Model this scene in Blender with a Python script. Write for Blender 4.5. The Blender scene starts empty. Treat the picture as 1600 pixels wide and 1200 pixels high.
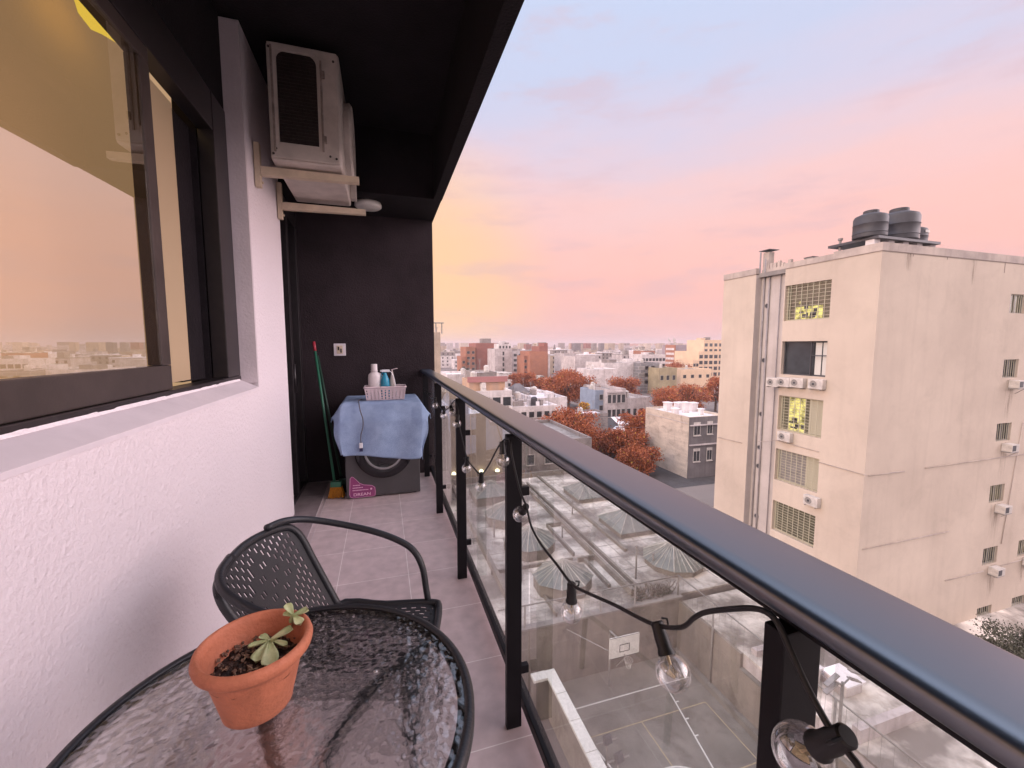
import bpy, bmesh, math, random
from mathutils import Vector, Matrix
R = math.radians
random.seed(7)
scene = bpy.context.scene
col = scene.collection

# ------------------------------------------------------------------ camera
CAMH = 1.36                                   # eye height above the balcony floor
F = 650.0 / 1600.0 * 36.0
PITCH = math.atan(60 / 650.0)
YAW = math.atan(203 / (650.0 / math.cos(PITCH)))
cam_d = bpy.data.cameras.new("camera")
cam_d.sensor_width = 36; cam_d.lens = F
cam_d.clip_start = 0.02; cam_d.clip_end = 9000
cam = bpy.data.objects.new("camera", cam_d); col.objects.link(cam)
cam.location = (0, 0, CAMH)
cam.rotation_euler = (math.pi / 2 - PITCH, 0, -YAW)
scene.camera = cam

# ------------------------------------------------------------------ sky
SUN_AZ, SUN_EL = 262.0, 16.0                  # soft sun from the left; also aims an added brightening out of view
world = bpy.data.worlds.new("World"); scene.world = world
world.use_nodes = True
nt = world.node_tree; N = nt.nodes; Lk = nt.links
for n in list(N): N.remove(n)
out = N.new('ShaderNodeOutputWorld'); bg = N.new('ShaderNodeBackground')
Lk.new(bg.outputs[0], out.inputs[0])
tc = N.new('ShaderNodeTexCoord')
nrm = N.new('ShaderNodeVectorMath'); nrm.operation = 'NORMALIZE'; Lk.new(tc.outputs['Generated'], nrm.inputs[0])
sep = N.new('ShaderNodeSeparateXYZ'); Lk.new(nrm.outputs[0], sep.inputs[0])
mp = N.new('ShaderNodeMapping'); mp.inputs['Scale'].default_value = (1.3, 1.3, 6.0); mp.inputs['Rotation'].default_value = (0.10, 0.22, 0.3)
Lk.new(nrm.outputs[0], mp.inputs[0])
cn = N.new('ShaderNodeTexNoise'); cn.inputs['Scale'].default_value = 2.2; cn.inputs['Detail'].default_value = 7; cn.inputs['Roughness'].default_value = .55
Lk.new(mp.outputs[0], cn.inputs[0])
def wmath(op, a, b=None, c=None, clamp=False):
    m = N.new('ShaderNodeMath'); m.operation = op; m.use_clamp = clamp
    for i, v in enumerate((a, b, c)):
        if v is None: continue
        if isinstance(v, (int, float)): m.inputs[i].default_value = v
        else: Lk.new(v, m.inputs[i])
    return m.outputs[0]
def wmix(fac, a, b):
    m = N.new('ShaderNodeMix'); m.data_type = 'RGBA'
    for s, v in ((m.inputs[0], fac), (m.inputs[6], a), (m.inputs[7], b)):
        if isinstance(v, (int, float)): s.default_value = v
        elif isinstance(v, tuple): s.default_value = v
        else: Lk.new(v, s)
    return m.outputs[2]
zz = wmath('ADD', sep.outputs[2], wmath('MULTIPLY', wmath('SUBTRACT', cn.outputs[0], .5), .16))
ramp = N.new('ShaderNodeValToRGB'); Lk.new(zz, ramp.inputs[0])
stops = [(0.0, (.60, .37, .36)), (.04, (.71, .40, .37)), (.12, (.77, .42, .37)), (.22, (.77, .45, .41)), (.32, (.72, .48, .48)),
         (.42, (.56, .50, .61)), (.52, (.47, .51, .67)), (.64, (.45, .53, .71)), (1.0, (.45, .55, .77))]
el = ramp.color_ramp.elements
while len(el) > 1: el.remove(el[-1])
el[0].position = stops[0][0]; el[0].color = (*stops[0][1], 1)
for p, c in stops[1:]:
    e = el.new(p); e.color = (*c, 1)
def dirdot(az, elv):
    v = N.new('ShaderNodeVectorMath'); v.operation = 'DOT_PRODUCT'; Lk.new(nrm.outputs[0], v.inputs[0])
    a, e = R(az), R(elv)
    v.inputs[1].default_value = (math.sin(a) * math.cos(e), math.cos(a) * math.cos(e), math.sin(e))
    return v.outputs['Value']
def smooth(v, lo, hi):
    m = N.new('ShaderNodeMapRange'); m.interpolation_type = 'SMOOTHSTEP'
    Lk.new(v, m.inputs[0]); m.inputs[1].default_value = lo; m.inputs[2].default_value = hi
    return m.outputs[0]
yel = wmath('MULTIPLY', smooth(dirdot(1, 6), .915, 1.0), .85)
c1 = wmix(yel, ramp.outputs[0], (.80, .52, .27, 1))
wisp = N.new('ShaderNodeTexNoise'); wisp.inputs['Scale'].default_value = 3.4; wisp.inputs['Detail'].default_value = 9; wisp.inputs['Roughness'].default_value = .6
mp2 = N.new('ShaderNodeMapping'); mp2.inputs['Scale'].default_value = (1, 1, 4.5); mp2.inputs['Rotation'].default_value = (0, .35, .8)
Lk.new(nrm.outputs[0], mp2.inputs[0]); Lk.new(mp2.outputs[0], wisp.inputs[0])
c2 = wmix(wmath('MULTIPLY', smooth(wisp.outputs[0], .50, .68), .42), c1, (.56, .38, .42, 1))
glow = wmath('ADD', wmath('MULTIPLY', smooth(dirdot(SUN_AZ + 12, 18), .05, .9), 1.6), wmath('MULTIPLY', smooth(dirdot(110, 12), .77, .98), 5.9))  # sky outside the view brightened to light the balcony wall and nearby facades
zen = wmath('MULTIPLY', smooth(sep.outputs[2], .66, .98), 1.2)  # overhead sky above the view brightened to light floor, table and roofs
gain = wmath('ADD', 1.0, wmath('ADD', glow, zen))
c3 = wmix(smooth(dirdot(175, 12), -.1, .5), c2, (.72, .61, .65, 1))
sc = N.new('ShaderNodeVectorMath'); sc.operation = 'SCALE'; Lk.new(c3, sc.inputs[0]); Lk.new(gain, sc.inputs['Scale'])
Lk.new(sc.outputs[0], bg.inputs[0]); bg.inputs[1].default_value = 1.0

# ------------------------------------------------------------------ sun
sd = bpy.data.lights.new("sun", 'SUN'); sd.energy = 1.25; sd.angle = R(25); sd.color = (1, .80, .62)
so = bpy.data.objects.new("sun", sd); col.objects.link(so)
a, e = R(SUN_AZ), R(SUN_EL)
so.rotation_euler = Vector((math.sin(a) * math.cos(e), math.cos(a) * math.cos(e), math.sin(e))).to_track_quat('Z', 'Y').to_euler()

vs = scene.view_settings
vs.view_transform = 'Standard'; vs.look = 'None'; vs.exposure = 0.42; vs.gamma = 1.0; vs.use_curve_mapping = False

# ------------------------------------------------------------------ measuring helpers (real positions from the view)
CO = Vector((0, 0, CAMH))
FW = Vector((math.sin(YAW) * math.cos(PITCH), math.cos(YAW) * math.cos(PITCH), -math.sin(PITCH)))
RT = Vector((math.cos(YAW), -math.sin(YAW), 0)); UP = RT.cross(FW)
def ray(x, y): return FW + RT * ((x - 800) / 650.) + UP * ((600 - y) / 650.)
def onx(x, y, X): r = ray(x, y); return CO + r * (X / r.x)
def ony(x, y, Y): r = ray(x, y); return CO + r * (Y / r.y)
def onz(x, y, Z): r = ray(x, y); return CO + r * ((Z - CAMH) / r.z)

# ------------------------------------------------------------------ materials
def newmat(name):
    m = bpy.data.materials.new(name); m.use_nodes = True
    return m, m.node_tree.nodes, m.node_tree.links, m.node_tree.nodes['Principled BSDF']
def mat(name, c, rough=.6, metal=0, var=.0, vscale=3, bump=0, bscale=50, spec=.5, stretch=(1, 1, 1), c2=None, detail=6, lo=.35, hi=.65, streak=0, emis=None, es=0, grime=0, gscale=2.2):
    m, n, l, b = newmat(name)
    b.inputs['Roughness'].default_value = rough; b.inputs['Metallic'].default_value = metal
    b.inputs['Specular IOR Level'].default_value = spec
    b.inputs['Base Color'].default_value = (*c, 1)
    t = n.new('ShaderNodeTexCoord')
    if var or c2:
        if c2 is None: c2 = tuple(x * (1 - var) for x in c)
        mpn = n.new('ShaderNodeMapping'); mpn.inputs['Scale'].default_value = stretch; l.new(t.outputs['Object'], mpn.inputs[0])
        nz = n.new('ShaderNodeTexNoise'); nz.inputs['Scale'].default_value = vscale; nz.inputs['Detail'].default_value = detail; nz.inputs['Roughness'].default_value = .62
        l.new(mpn.outputs[0], nz.inputs[0])
        mr = n.new('ShaderNodeMapRange'); mr.inputs[1].default_value = lo; mr.inputs[2].default_value = hi; l.new(nz.outputs[0], mr.inputs[0])
        mx = n.new('ShaderNodeMix'); mx.data_type = 'RGBA'; mx.inputs[6].default_value = (*c, 1); mx.inputs[7].default_value = (*c2, 1)
        l.new(mr.outputs[0], mx.inputs[0]); colr = mx.outputs[2]
        if streak:
            mp3 = n.new('ShaderNodeMapping'); mp3.inputs['Scale'].default_value = (2.2, 2.2, .13); l.new(t.outputs['Object'], mp3.inputs[0])
            n3 = n.new('ShaderNodeTexNoise'); n3.inputs['Scale'].default_value = 1.2; n3.inputs['Detail'].default_value = 8; l.new(mp3.outputs[0], n3.inputs[0])
            r3 = n.new('ShaderNodeMapRange'); r3.inputs[1].default_value = .5; r3.inputs[2].default_value = .75; r3.inputs[4].default_value = streak; l.new(n3.outputs[0], r3.inputs[0])
            m3 = n.new('ShaderNodeMix'); m3.data_type = 'RGBA'; l.new(r3.outputs[0], m3.inputs[0]); l.new(colr, m3.inputs[6]); m3.inputs[7].default_value = (c[0] * .45, c[1] * .42, c[2] * .4, 1)
            colr = m3.outputs[2]
        if grime:
            n4 = n.new('ShaderNodeTexNoise'); n4.inputs['Scale'].default_value = gscale; n4.inputs['Detail'].default_value = 10; n4.inputs['Roughness'].default_value = .7; n4.inputs['Distortion'].default_value = .6; l.new(t.outputs['Object'], n4.inputs[0])
            r4 = n.new('ShaderNodeMapRange'); r4.inputs[1].default_value = .50; r4.inputs[2].default_value = .66; r4.inputs[4].default_value = grime; l.new(n4.outputs[0], r4.inputs[0])
            m4 = n.new('ShaderNodeMix'); m4.data_type = 'RGBA'; l.new(r4.outputs[0], m4.inputs[0]); l.new(colr, m4.inputs[6]); m4.inputs[7].default_value = (c[0] * .22, c[1] * .20, c[2] * .18, 1)
            colr = m4.outputs[2]
        l.new(colr, b.inputs['Base Color'])
    if bump:
        nb = n.new('ShaderNodeTexNoise'); nb.inputs['Scale'].default_value = bscale; nb.inputs['Detail'].default_value = 5; l.new(t.outputs['Object'], nb.inputs[0])
        bp = n.new('ShaderNodeBump'); bp.inputs['Strength'].default_value = bump; bp.inputs['Distance'].default_value = .02; l.new(nb.outputs[0], bp.inputs['Height']); l.new(bp.outputs[0], b.inputs['Normal'])
    if emis and (var or c2): l.new(colr, b.inputs['Emission Color']); b.inputs['Emission Strength'].default_value = es
    elif emis: b.inputs['Emission Color'].default_value = (*emis, 1); b.inputs['Emission Strength'].default_value = es
    return m
def brickmat(name, c1, c2, mortar, w, h, scale=1, axis='x', rough=.85, off=.5, msize=.01):
    m, n, l, b = newmat(name)
    t = n.new('ShaderNodeTexCoord'); s = n.new('ShaderNodeSeparateXYZ'); cmb = n.new('ShaderNodeCombineXYZ')
    l.new(t.outputs['Object'], s.inputs[0])
    ad = n.new('ShaderNodeMath'); ad.operation = 'ADD'; l.new(s.outputs[0], ad.inputs[0]); l.new(s.outputs[1], ad.inputs[1])
    l.new(ad.outputs[0], cmb.inputs[0]); l.new(s.outputs[2], cmb.inputs[1])
    br = n.new('ShaderNodeTexBrick'); l.new(cmb.outputs[0], br.inputs[0])
    br.inputs['Color1'].default_value = (*c1, 1); br.inputs['Color2'].default_value = (*c2, 1); br.inputs['Mortar'].default_value = (*mortar, 1)
    br.inputs['Scale'].default_value = scale; br.inputs['Brick Width'].default_value = w; br.inputs['Row Height'].default_value = h; br.inputs['Mortar Size'].default_value = msize; br.offset = off
    nz = n.new('ShaderNodeTexNoise'); nz.inputs['Scale'].default_value = .25; nz.inputs['Detail'].default_value = 6; l.new(t.outputs['Object'], nz.inputs[0])
    mx = n.new('ShaderNodeMix'); mx.data_type = 'RGBA'; mx.blend_type = 'MULTIPLY'; mx.inputs[0].default_value = .5
    l.new(br.outputs[0], mx.inputs[6]); l.new(nz.outputs[0], mx.inputs[7]); l.new(mx.outputs[2], b.inputs['Base Color'])
    b.inputs['Roughness'].default_value = rough
    return m

M = {}
def stucco():
    m, n, l, b = newmat('white_stucco')
    t = n.new('ShaderNodeTexCoord')
    nz = n.new('ShaderNodeTexNoise'); nz.inputs['Scale'].default_value = 1.7; nz.inputs['Detail'].default_value = 5; l.new(t.outputs['Object'], nz.inputs[0])
    mx = n.new('ShaderNodeMix'); mx.data_type = 'RGBA'; l.new(nz.outputs[0], mx.inputs[0]); mx.inputs[6].default_value = (.77, .705, .725, 1); mx.inputs[7].default_value = (.69, .63, .655, 1)
    l.new(mx.outputs[2], b.inputs['Base Color']); b.inputs['Roughness'].default_value = .9; b.inputs['Specular IOR Level'].default_value = .25
    a_ = n.new('ShaderNodeTexNoise'); a_.inputs['Scale'].default_value = 75; a_.inputs['Detail'].default_value = 6; a_.inputs['Roughness'].default_value = .6; l.new(t.outputs['Object'], a_.inputs[0])
    v = n.new('ShaderNodeTexVoronoi'); v.inputs['Scale'].default_value = 48; l.new(t.outputs['Object'], v.inputs[0])
    ad = n.new('ShaderNodeMath'); ad.operation = 'MULTIPLY_ADD'; l.new(v.outputs[0], ad.inputs[0]); ad.inputs[1].default_value = .35; l.new(a_.outputs[0], ad.inputs[2])
    bp = n.new('ShaderNodeBump'); bp.inputs['Strength'].default_value = .75; bp.inputs['Distance'].default_value = .009; l.new(ad.outputs[0], bp.inputs['Height']); l.new(bp.outputs[0], b.inputs['Normal'])
    return m
M['stucco'] = stucco()
M['white_trim'] = mat('smooth_white_paint', (.72, .66, .69), .55, var=.12, vscale=6, bump=.08, bscale=30)
M['column_paint'] = mat('mauve_white_paint', (.60, .53, .55), .7, var=.1, vscale=4, bump=.15, bscale=60)
M['black_paint'] = mat('matt_black_paint', (.016, .0125, .0155), .9, var=.35, vscale=2.5, bump=.3, bscale=90, spec=.2)
M['end_paint'] = mat('charcoal_brown_paint', (.036, .026, .030), .9, var=.35, vscale=2.5, bump=.4, bscale=90, spec=.25)
M['black_frame'] = mat('black_aluminium', (.022, .018, .02), .38, var=.3, vscale=20, bump=.02, bscale=200)
M['brown_frame'] = mat('dark_bronze_aluminium', (.055, .042, .038), .42, var=.3, vscale=8, bump=.03, bscale=150)
M['rail'] = mat('black_powder_coat', (.012, .026, .050), .30, bump=.015, bscale=600, spec=1.0)
M['rail'].node_tree.nodes['Principled BSDF'].inputs['IOR'].default_value = 1.9
M['post'] = mat('black_enamel', (.007, .006, .008), .45, bump=.02, bscale=300, spec=.22)

def tilemat():
    m, n, l, b = newmat('mauve_floor_tile')
    t = n.new('ShaderNodeTexCoord'); mpn = n.new('ShaderNodeMapping'); l.new(t.outputs['Object'], mpn.inputs[0])
    mpn.inputs['Location'].default_value = (.281 + .395 * 10, -.075 + .395 * 10, 0)
    br = n.new('ShaderNodeTexBrick'); l.new(mpn.outputs[0], br.inputs[0]); br.offset = 0; br.squash = 1
    br.inputs['Scale'].default_value = 1; br.inputs['Brick Width'].default_value = .395; br.inputs['Row Height'].default_value = .395; br.inputs['Mortar Size'].default_value = .0022; br.inputs['Mortar Smooth'].default_value = .1
    br.inputs['Color1'].default_value = (.58, .475, .475, 1); br.inputs['Color2'].default_value = (.54, .44, .44, 1); br.inputs['Mortar'].default_value = (.80, .74, .72, 1)
    nz = n.new('ShaderNodeTexNoise'); nz.inputs['Scale'].default_value = 14; nz.inputs['Detail'].default_value = 8; l.new(t.outputs['Object'], nz.inputs[0])
    mr = n.new('ShaderNodeMapRange'); mr.inputs[1].default_value = .3; mr.inputs[2].default_value = .7; mr.inputs[3].default_value = .86; mr.inputs[4].default_value = 1.1; l.new(nz.outputs[0], mr.inputs[0])
    mx = n.new('ShaderNodeMix'); mx.data_type = 'RGBA'; mx.blend_type = 'MULTIPLY'; mx.inputs[0].default_value = 1; l.new(br.outputs[0], mx.inputs[6]); l.new(mr.outputs[0], mx.inputs[7])
    l.new(mx.outputs[2], b.inputs['Base Color']); b.inputs['Roughness'].default_value = .42
    bp = n.new('ShaderNodeBump'); bp.inputs['Strength'].default_value = .5; bp.inputs['Distance'].default_value = .002; bp.invert = True; l.new(br.outputs['Fac'], bp.inputs['Height']); l.new(bp.outputs[0], b.inputs['Normal'])
    return m
M['tile'] = tilemat()
M['stone_strip'] = mat('grey_threshold_stone', (.33, .27, .28), .45, var=.25, vscale=12)
M['grout'] = mat('light_grout', (.52, .46, .47), .8)
M['slab'] = mat('slab_concrete', (.4, .38, .37), .8, var=.3, vscale=5)

def glassmat(name, tint=(1, 1, 1), dirt=.0, dirtc=(.8, .8, .78), refl=1.0, rough=.0, ior=1.5, minref=0.0, dscale=3):
    m = bpy.data.materials.new(name); m.use_nodes = True; n = m.node_tree.nodes; l = m.node_tree.links
    for x in list(n): n.remove(x)
    o = n.new('ShaderNodeOutputMaterial'); tr = n.new('ShaderNodeBsdfTransparent'); tr.inputs[0].default_value = (*tint, 1)
    gl = n.new('ShaderNodeBsdfGlossy'); gl.inputs['Roughness'].default_value = rough; gl.inputs[0].default_value = (refl, refl, refl, 1)
    lw_ = n.new('ShaderNodeLayerWeight'); lw_.inputs[0].default_value = .5
    pw = n.new('ShaderNodeMath'); pw.operation = 'POWER'; l.new(lw_.outputs['Facing'], pw.inputs[0]); pw.inputs[1].default_value = 4.0
    f0 = ((ior - 1) / (ior + 1)) ** 2 * 1.8
    sc_n = n.new('ShaderNodeMath'); sc_n.operation = 'MULTIPLY_ADD'; l.new(pw.outputs[0], sc_n.inputs[0]); sc_n.inputs[1].default_value = .75; sc_n.inputs[2].default_value = f0
    last = sc_n.outputs[0]
    if minref:
        mm = n.new('ShaderNodeMath'); mm.operation = 'MAXIMUM'; l.new(last, mm.inputs[0]); mm.inputs[1].default_value = minref; last = mm.outputs[0]
    mx = n.new('ShaderNodeMixShader'); l.new(last, mx.inputs[0]); l.new(tr.outputs[0], mx.inputs[1]); l.new(gl.outputs[0], mx.inputs[2])
    res = mx.outputs[0]
    if dirt:
        df = n.new('ShaderNodeBsdfDiffuse'); df.inputs[0].default_value = (*dirtc, 1)
        t = n.new('ShaderNodeTexCoord'); nz = n.new('ShaderNodeTexNoise'); nz.inputs['Scale'].default_value = dscale; nz.inputs['Detail'].default_value = 10; nz.inputs['Roughness'].default_value = .68; nz.inputs['Distortion'].default_value = .5; mpg = n.new('ShaderNodeMapping'); mpg.inputs['Scale'].default_value = (1, 1.6, .7); l.new(t.outputs['Object'], mpg.inputs[0]); l.new(mpg.outputs[0], nz.inputs[0])
        mr = n.new('ShaderNodeMapRange'); mr.inputs[1].default_value = .3; mr.inputs[2].default_value = .75; mr.inputs[3].default_value = dirt * .5; mr.inputs[4].default_value = dirt * 2.0; l.new(nz.outputs[0], mr.inputs[0])
        m2 = n.new('ShaderNodeMixShader'); l.new(mr.outputs[0], m2.inputs[0]); l.new(res, m2.inputs[1]); l.new(df.outputs[0], m2.inputs[2]); res = m2.outputs[0]
    l.new(res, o.inputs[0])
    return m
M['rail_glass'] = glassmat('dusty_rail_glass', (.93, .955, .93), dirt=.17, dirtc=(.74, .73, .68))
M['window_glass'] = glassmat('reflective_window_glass', (.80, .74, .66), refl=.95, minref=.40, ior=1.7)
M['bulb_glass'] = glassmat('clear_bulb_glass', (.93, .93, .93), ior=2.0)
M['pane'] = mat('dark_window_pane', (.05, .055, .06), .08, var=.5, vscale=.8)
M['pane_green'] = mat('olive_window_pane', (.16, .15, .10), .15, var=.5, vscale=2)

def hammered():
    m = bpy.data.materials.new('hammered_table_glass'); m.use_nodes = True; n = m.node_tree.nodes; l = m.node_tree.links
    for x in list(n): n.remove(x)
    o = n.new('ShaderNodeOutputMaterial')
    t = n.new('ShaderNodeTexCoord'); w = n.new('ShaderNodeTexNoise'); w.inputs['Scale'].default_value = 26; w.inputs['Detail'].default_value = 2; l.new(t.outputs['Object'], w.inputs[0])
    av = n.new('ShaderNodeVectorMath'); av.operation = 'MULTIPLY_ADD'; l.new(w.outputs['Color'], av.inputs[0]); av.inputs[1].default_value = (.008, .008, 0); l.new(t.outputs['Object'], av.inputs[2])
    v = n.new('ShaderNodeTexVoronoi'); v.feature = 'SMOOTH_F1'; v.inputs['Scale'].default_value = 74; v.inputs['Smoothness'].default_value = 1.0; l.new(av.outputs[0], v.inputs[0])
    bp = n.new('ShaderNodeBump'); bp.inputs['Strength'].default_value = .6; bp.inputs['Distance'].default_value = .005; l.new(v.outputs[0], bp.inputs['Height'])
    rf = n.new('ShaderNodeBsdfRefraction'); rf.inputs['IOR'].default_value = 1.18; rf.inputs['Roughness'].default_value = .03; rf.inputs[0].default_value = (.97, .98, .98, 1); l.new(bp.outputs[0], rf.inputs['Normal'])
    tr = n.new('ShaderNodeBsdfTransparent'); tr.inputs[0].default_value = (.96, .97, .97, 1)
    m1 = n.new('ShaderNodeMixShader'); m1.inputs[0].default_value = .48; l.new(rf.outputs[0], m1.inputs[1]); l.new(tr.outputs[0], m1.inputs[2])
    gl = n.new('ShaderNodeBsdfGlossy'); gl.inputs['Roughness'].default_value = .04; l.new(bp.outputs[0], gl.inputs['Normal'])
    lw = n.new('ShaderNodeLayerWeight'); lw.inputs[0].default_value = .5; l.new(bp.outputs[0], lw.inputs['Normal'])
    pw = n.new('ShaderNodeMath'); pw.operation = 'POWER'; l.new(lw.outputs['Facing'], pw.inputs[0]); pw.inputs[1].default_value = 3.0
    ma = n.new('ShaderNodeMath'); ma.operation = 'MULTIPLY_ADD'; l.new(pw.outputs[0], ma.inputs[0]); ma.inputs[1].default_value = .8; ma.inputs[2].default_value = .10
    m2 = n.new('ShaderNodeMixShader'); l.new(ma.outputs[0], m2.inputs[0]); l.new(m1.outputs[0], m2.inputs[1]); l.new(gl.outputs[0], m2.inputs[2])
    l.new(m2.outputs[0], o.inputs[0]); return m
M['hammered'] = hammered()
M['black_resin'] = mat('charcoal_resin', (.022, .023, .028), .38, bump=.12, bscale=160)
M['black_weave'] = mat('charcoal_weave', (.028, .028, .032), .45, bump=.15, bscale=300)
M['terracotta'] = mat('terracotta_plastic', (.60, .20, .105), .66, var=.22, vscale=14, bump=.2, bscale=140, grime=.22, gscale=22)
M['soil'] = mat('dry_potting_soil', (.075, .04, .03), .95, c2=(.02, .012, .01), vscale=40, bump=1, bscale=90)
M['succulent'] = mat('pale_green_leaf', (.36, .44, .20), .5, c2=(.62, .62, .36), vscale=30, bump=.1)
M['drystem'] = mat('dry_brown_stem', (.42, .28, .17), .8, var=.4, vscale=60)
M['pebble'] = mat('soil_crumb', (.22, .13, .09), .9, var=.5, vscale=60)
M['ac_white'] = mat('aged_white_enamel', (.62, .55, .50), .5, var=.22, vscale=9, bump=.06, bscale=40)
M['ac_shadow'] = mat('shadow_enamel', (.40, .33, .29), .6, var=.5, vscale=25)  # darker enamel: shadow of the edge strips put into their colour
M['ac_cream'] = mat('cream_painted_steel', (.66, .54, .40), .5, var=.2, vscale=9, bump=.1, bscale=50)
M['ac_dark'] = mat('dark_fin_coil', (.03, .018, .017), .6, var=.5, vscale=60, bump=.4, bscale=120)
M['lampshade'] = mat('opal_plastic', (.75, .72, .66), .4)
M['washer'] = mat('graphite_steel', (.085, .080, .084), .38, metal=.25, var=.18, vscale=5, bump=.02, bscale=200)
M['washer_dark'] = mat('glossy_dark_plastic', (.010, .009, .012), .16, bump=.01)
M['washer_ring'] = mat('smoked_door_glass', (.03, .03, .035), .06, var=.8, vscale=14)
M['sticker'] = mat('magenta_sticker', (.30, .055, .17), .4, c2=(.22, .035, .16), vscale=7)
M['sticker_print'] = mat('pale_pink_print', (.78, .50, .64), .5)
M['cloth'] = mat('light_blue_cotton', (.26, .35, .54), .95, c2=(.35, .46, .65), vscale=9, bump=.35, bscale=220, spec=.1)
M['basket'] = mat('pale_pink_plastic', (.66, .54, .56), .5)
M['bottle_white'] = mat('cloudy_white_plastic', (.74, .68, .68), .35, var=.15, vscale=12)
M['bottle_blue'] = mat('turquoise_plastic', (.02, .30, .46), .25, var=.3, vscale=14)
M['cable_grey'] = mat('grey_cable_sheath', (.12, .12, .15), .5)
M['plug_white'] = mat('white_plug_plastic', (.75, .75, .78), .4)
M['plug_blue'] = mat('navy_plug_plastic', (.02, .02, .08), .4)
M['broom_green'] = mat('green_broom_handle', (.03, .14, .085), .4)
M['broom_dark'] = mat('dark_green_handle', (.015, .045, .03), .45)
M['broom_red'] = mat('red_handle_tip', (.35, .03, .05), .4)
M['bristle'] = mat('orange_yellow_bristles', (.62, .26, .02), .8, c2=(.42, .15, .01), vscale=60, bump=1, bscale=150)
M['bristle_dark'] = mat('dark_bristles', (.02, .028, .022), .9, bump=1, bscale=150)
M['socket_black'] = mat('black_lampholder', (.006, .006, .007), .45)
M['cable_black'] = mat('black_rubber_cable', (.006, .006, .007), .5)
M['brass'] = mat('filament_metal', (.55, .45, .3), .35, metal=1)

# ------------------------------------------------------------------ mesh builder
class MB:
    def __init__(self): self.v = []; self.f = []; self.m = []; self.mi = 0
    def add(self, vs_, fs_):
        o = len(self.v); self.v += [tuple(x) for x in vs_]
        for f in fs_: self.f.append(tuple(i + o for i in f)); self.m.append(self.mi)
        return self
    def box(self, x0, x1, y0, y1, z0, z1, T=None):
        vs_ = [(x0, y0, z0), (x1, y0, z0), (x1, y1, z0), (x0, y1, z0), (x0, y0, z1), (x1, y0, z1), (x1, y1, z1), (x0, y1, z1)]
        if T: vs_ = [T @ Vector(p) for p in vs_]
        return self.add(vs_, [(0, 3, 2, 1), (4, 5, 6, 7), (0, 1, 5, 4), (1, 2, 6, 5), (2, 3, 7, 6), (3, 0, 4, 7)])
    def quad(self, a, b, c, d): return self.add([a, b, c, d], [(0, 1, 2, 3)])
    def tube(self, pts, r, n=8, cap=True, flat=1.0):
        pts = [Vector(p) for p in pts]; rs = r if isinstance(r, (list, tuple)) else [r] * len(pts)
        vs_ = []; prev = None
        for i, p in enumerate(pts):
            d = (pts[min(i + 1, len(pts) - 1)] - pts[max(i - 1, 0)]).normalized()
            if prev is None:
                s = Vector((0, 0, 1)).cross(d)
                if s.length < .05: s = Vector((1, 0, 0)).cross(d)
            else: s = prev - d * prev.dot(d)
            s.normalize(); prev = s; u = d.cross(s)
            for k in range(n):
                a_ = 2 * math.pi * k / n
                vs_.append(p + s * (math.cos(a_) * rs[i]) + u * (math.sin(a_) * rs[i] * flat))
        fs_ = [(i * n + k, i * n + (k + 1) % n, (i + 1) * n + (k + 1) % n, (i + 1) * n + k) for i in range(len(pts) - 1) for k in range(n)]
        if cap: fs_ += [tuple(range(n))[::-1], tuple((len(pts) - 1) * n + k for k in range(n))]
        return self.add(vs_, fs_)
    def lathe(self, prof, n=32, T=None, cap=True):
        vs_ = []
        for r, z in prof:
            for k in range(n):
                a_ = 2 * math.pi * k / n; p = Vector((r * math.cos(a_), r * math.sin(a_), z)); vs_.append(T @ p if T else p)
        fs_ = [(i * n + k, i * n + (k + 1) % n, (i + 1) * n + (k + 1) % n, (i + 1) * n + k) for i in range(len(prof) - 1) for k in range(n)]
        if cap: fs_ += [tuple(range(n))[::-1], tuple((len(prof) - 1) * n + k for k in range(n))]
        return self.add(vs_, fs_)
    def build(self, name, mats, parent=None, smooth=False, bevel=0, seg=2, auto=None):
        me = bpy.data.meshes.new(name); me.from_pydata(self.v, [], self.f)
        mats = mats if isinstance(mats, (list, tuple)) else [mats]
        for m_ in mats: me.materials.append(M[m_] if isinstance(m_, str) else m_)
        for p, mi in zip(me.polygons, self.m): p.material_index = mi; p.use_smooth = smooth
        bm = bmesh.new(); bm.from_mesh(me); bmesh.ops.recalc_face_normals(bm, faces=bm.faces)
        if bevel:
            bmesh.ops.remove_doubles(bm, verts=bm.verts, dist=1e-6)
            bmesh.ops.bevel(bm, geom=[e_ for e_ in bm.edges if len(e_.link_faces) == 2 and e_.calc_face_angle(0) > .6], offset=bevel, segments=seg, profile=.6, affect='EDGES')
        bm.to_mesh(me); bm.free()
        if auto:
            for p in me.polygons: p.use_smooth = True
            me.set_sharp_from_angle(angle=R(auto))
        o = bpy.data.objects.new(name, me); col.objects.link(o)
        if parent:
            o.parent = parent
            if any(abs(c_) > 0 for c_ in parent.location) and parent.get('_world'): pass
        return o
def tag(o, label=None, cat=None, group=None, kind=None):
    if label: o['label'] = label
    if cat: o['category'] = cat
    if group: o['group'] = group
    if kind: o['kind'] = kind
    return o
def empty(name, loc, label, cat, group=None, rz=0):
    o = bpy.data.objects.new(name, None); col.objects.link(o); o.location = loc; o.rotation_euler = (0, 0, rz); o.empty_display_size = .1
    return tag(o, label, cat, group)
def at(o, loc):
    """give a mesh its own origin: shift its vertices so that the object sits at loc"""
    loc = Vector(loc)
    for v in o.data.vertices: v.co -= loc
    o.location = loc; return o
def kids(o): return [c for c in col.objects if c.parent == o]
def copy_tree(o, parent=None):
    c = o.copy(); col.objects.link(c)
    if parent: c.parent = parent
    for ch in kids(o): copy_tree(ch, c)
    return c
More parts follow.
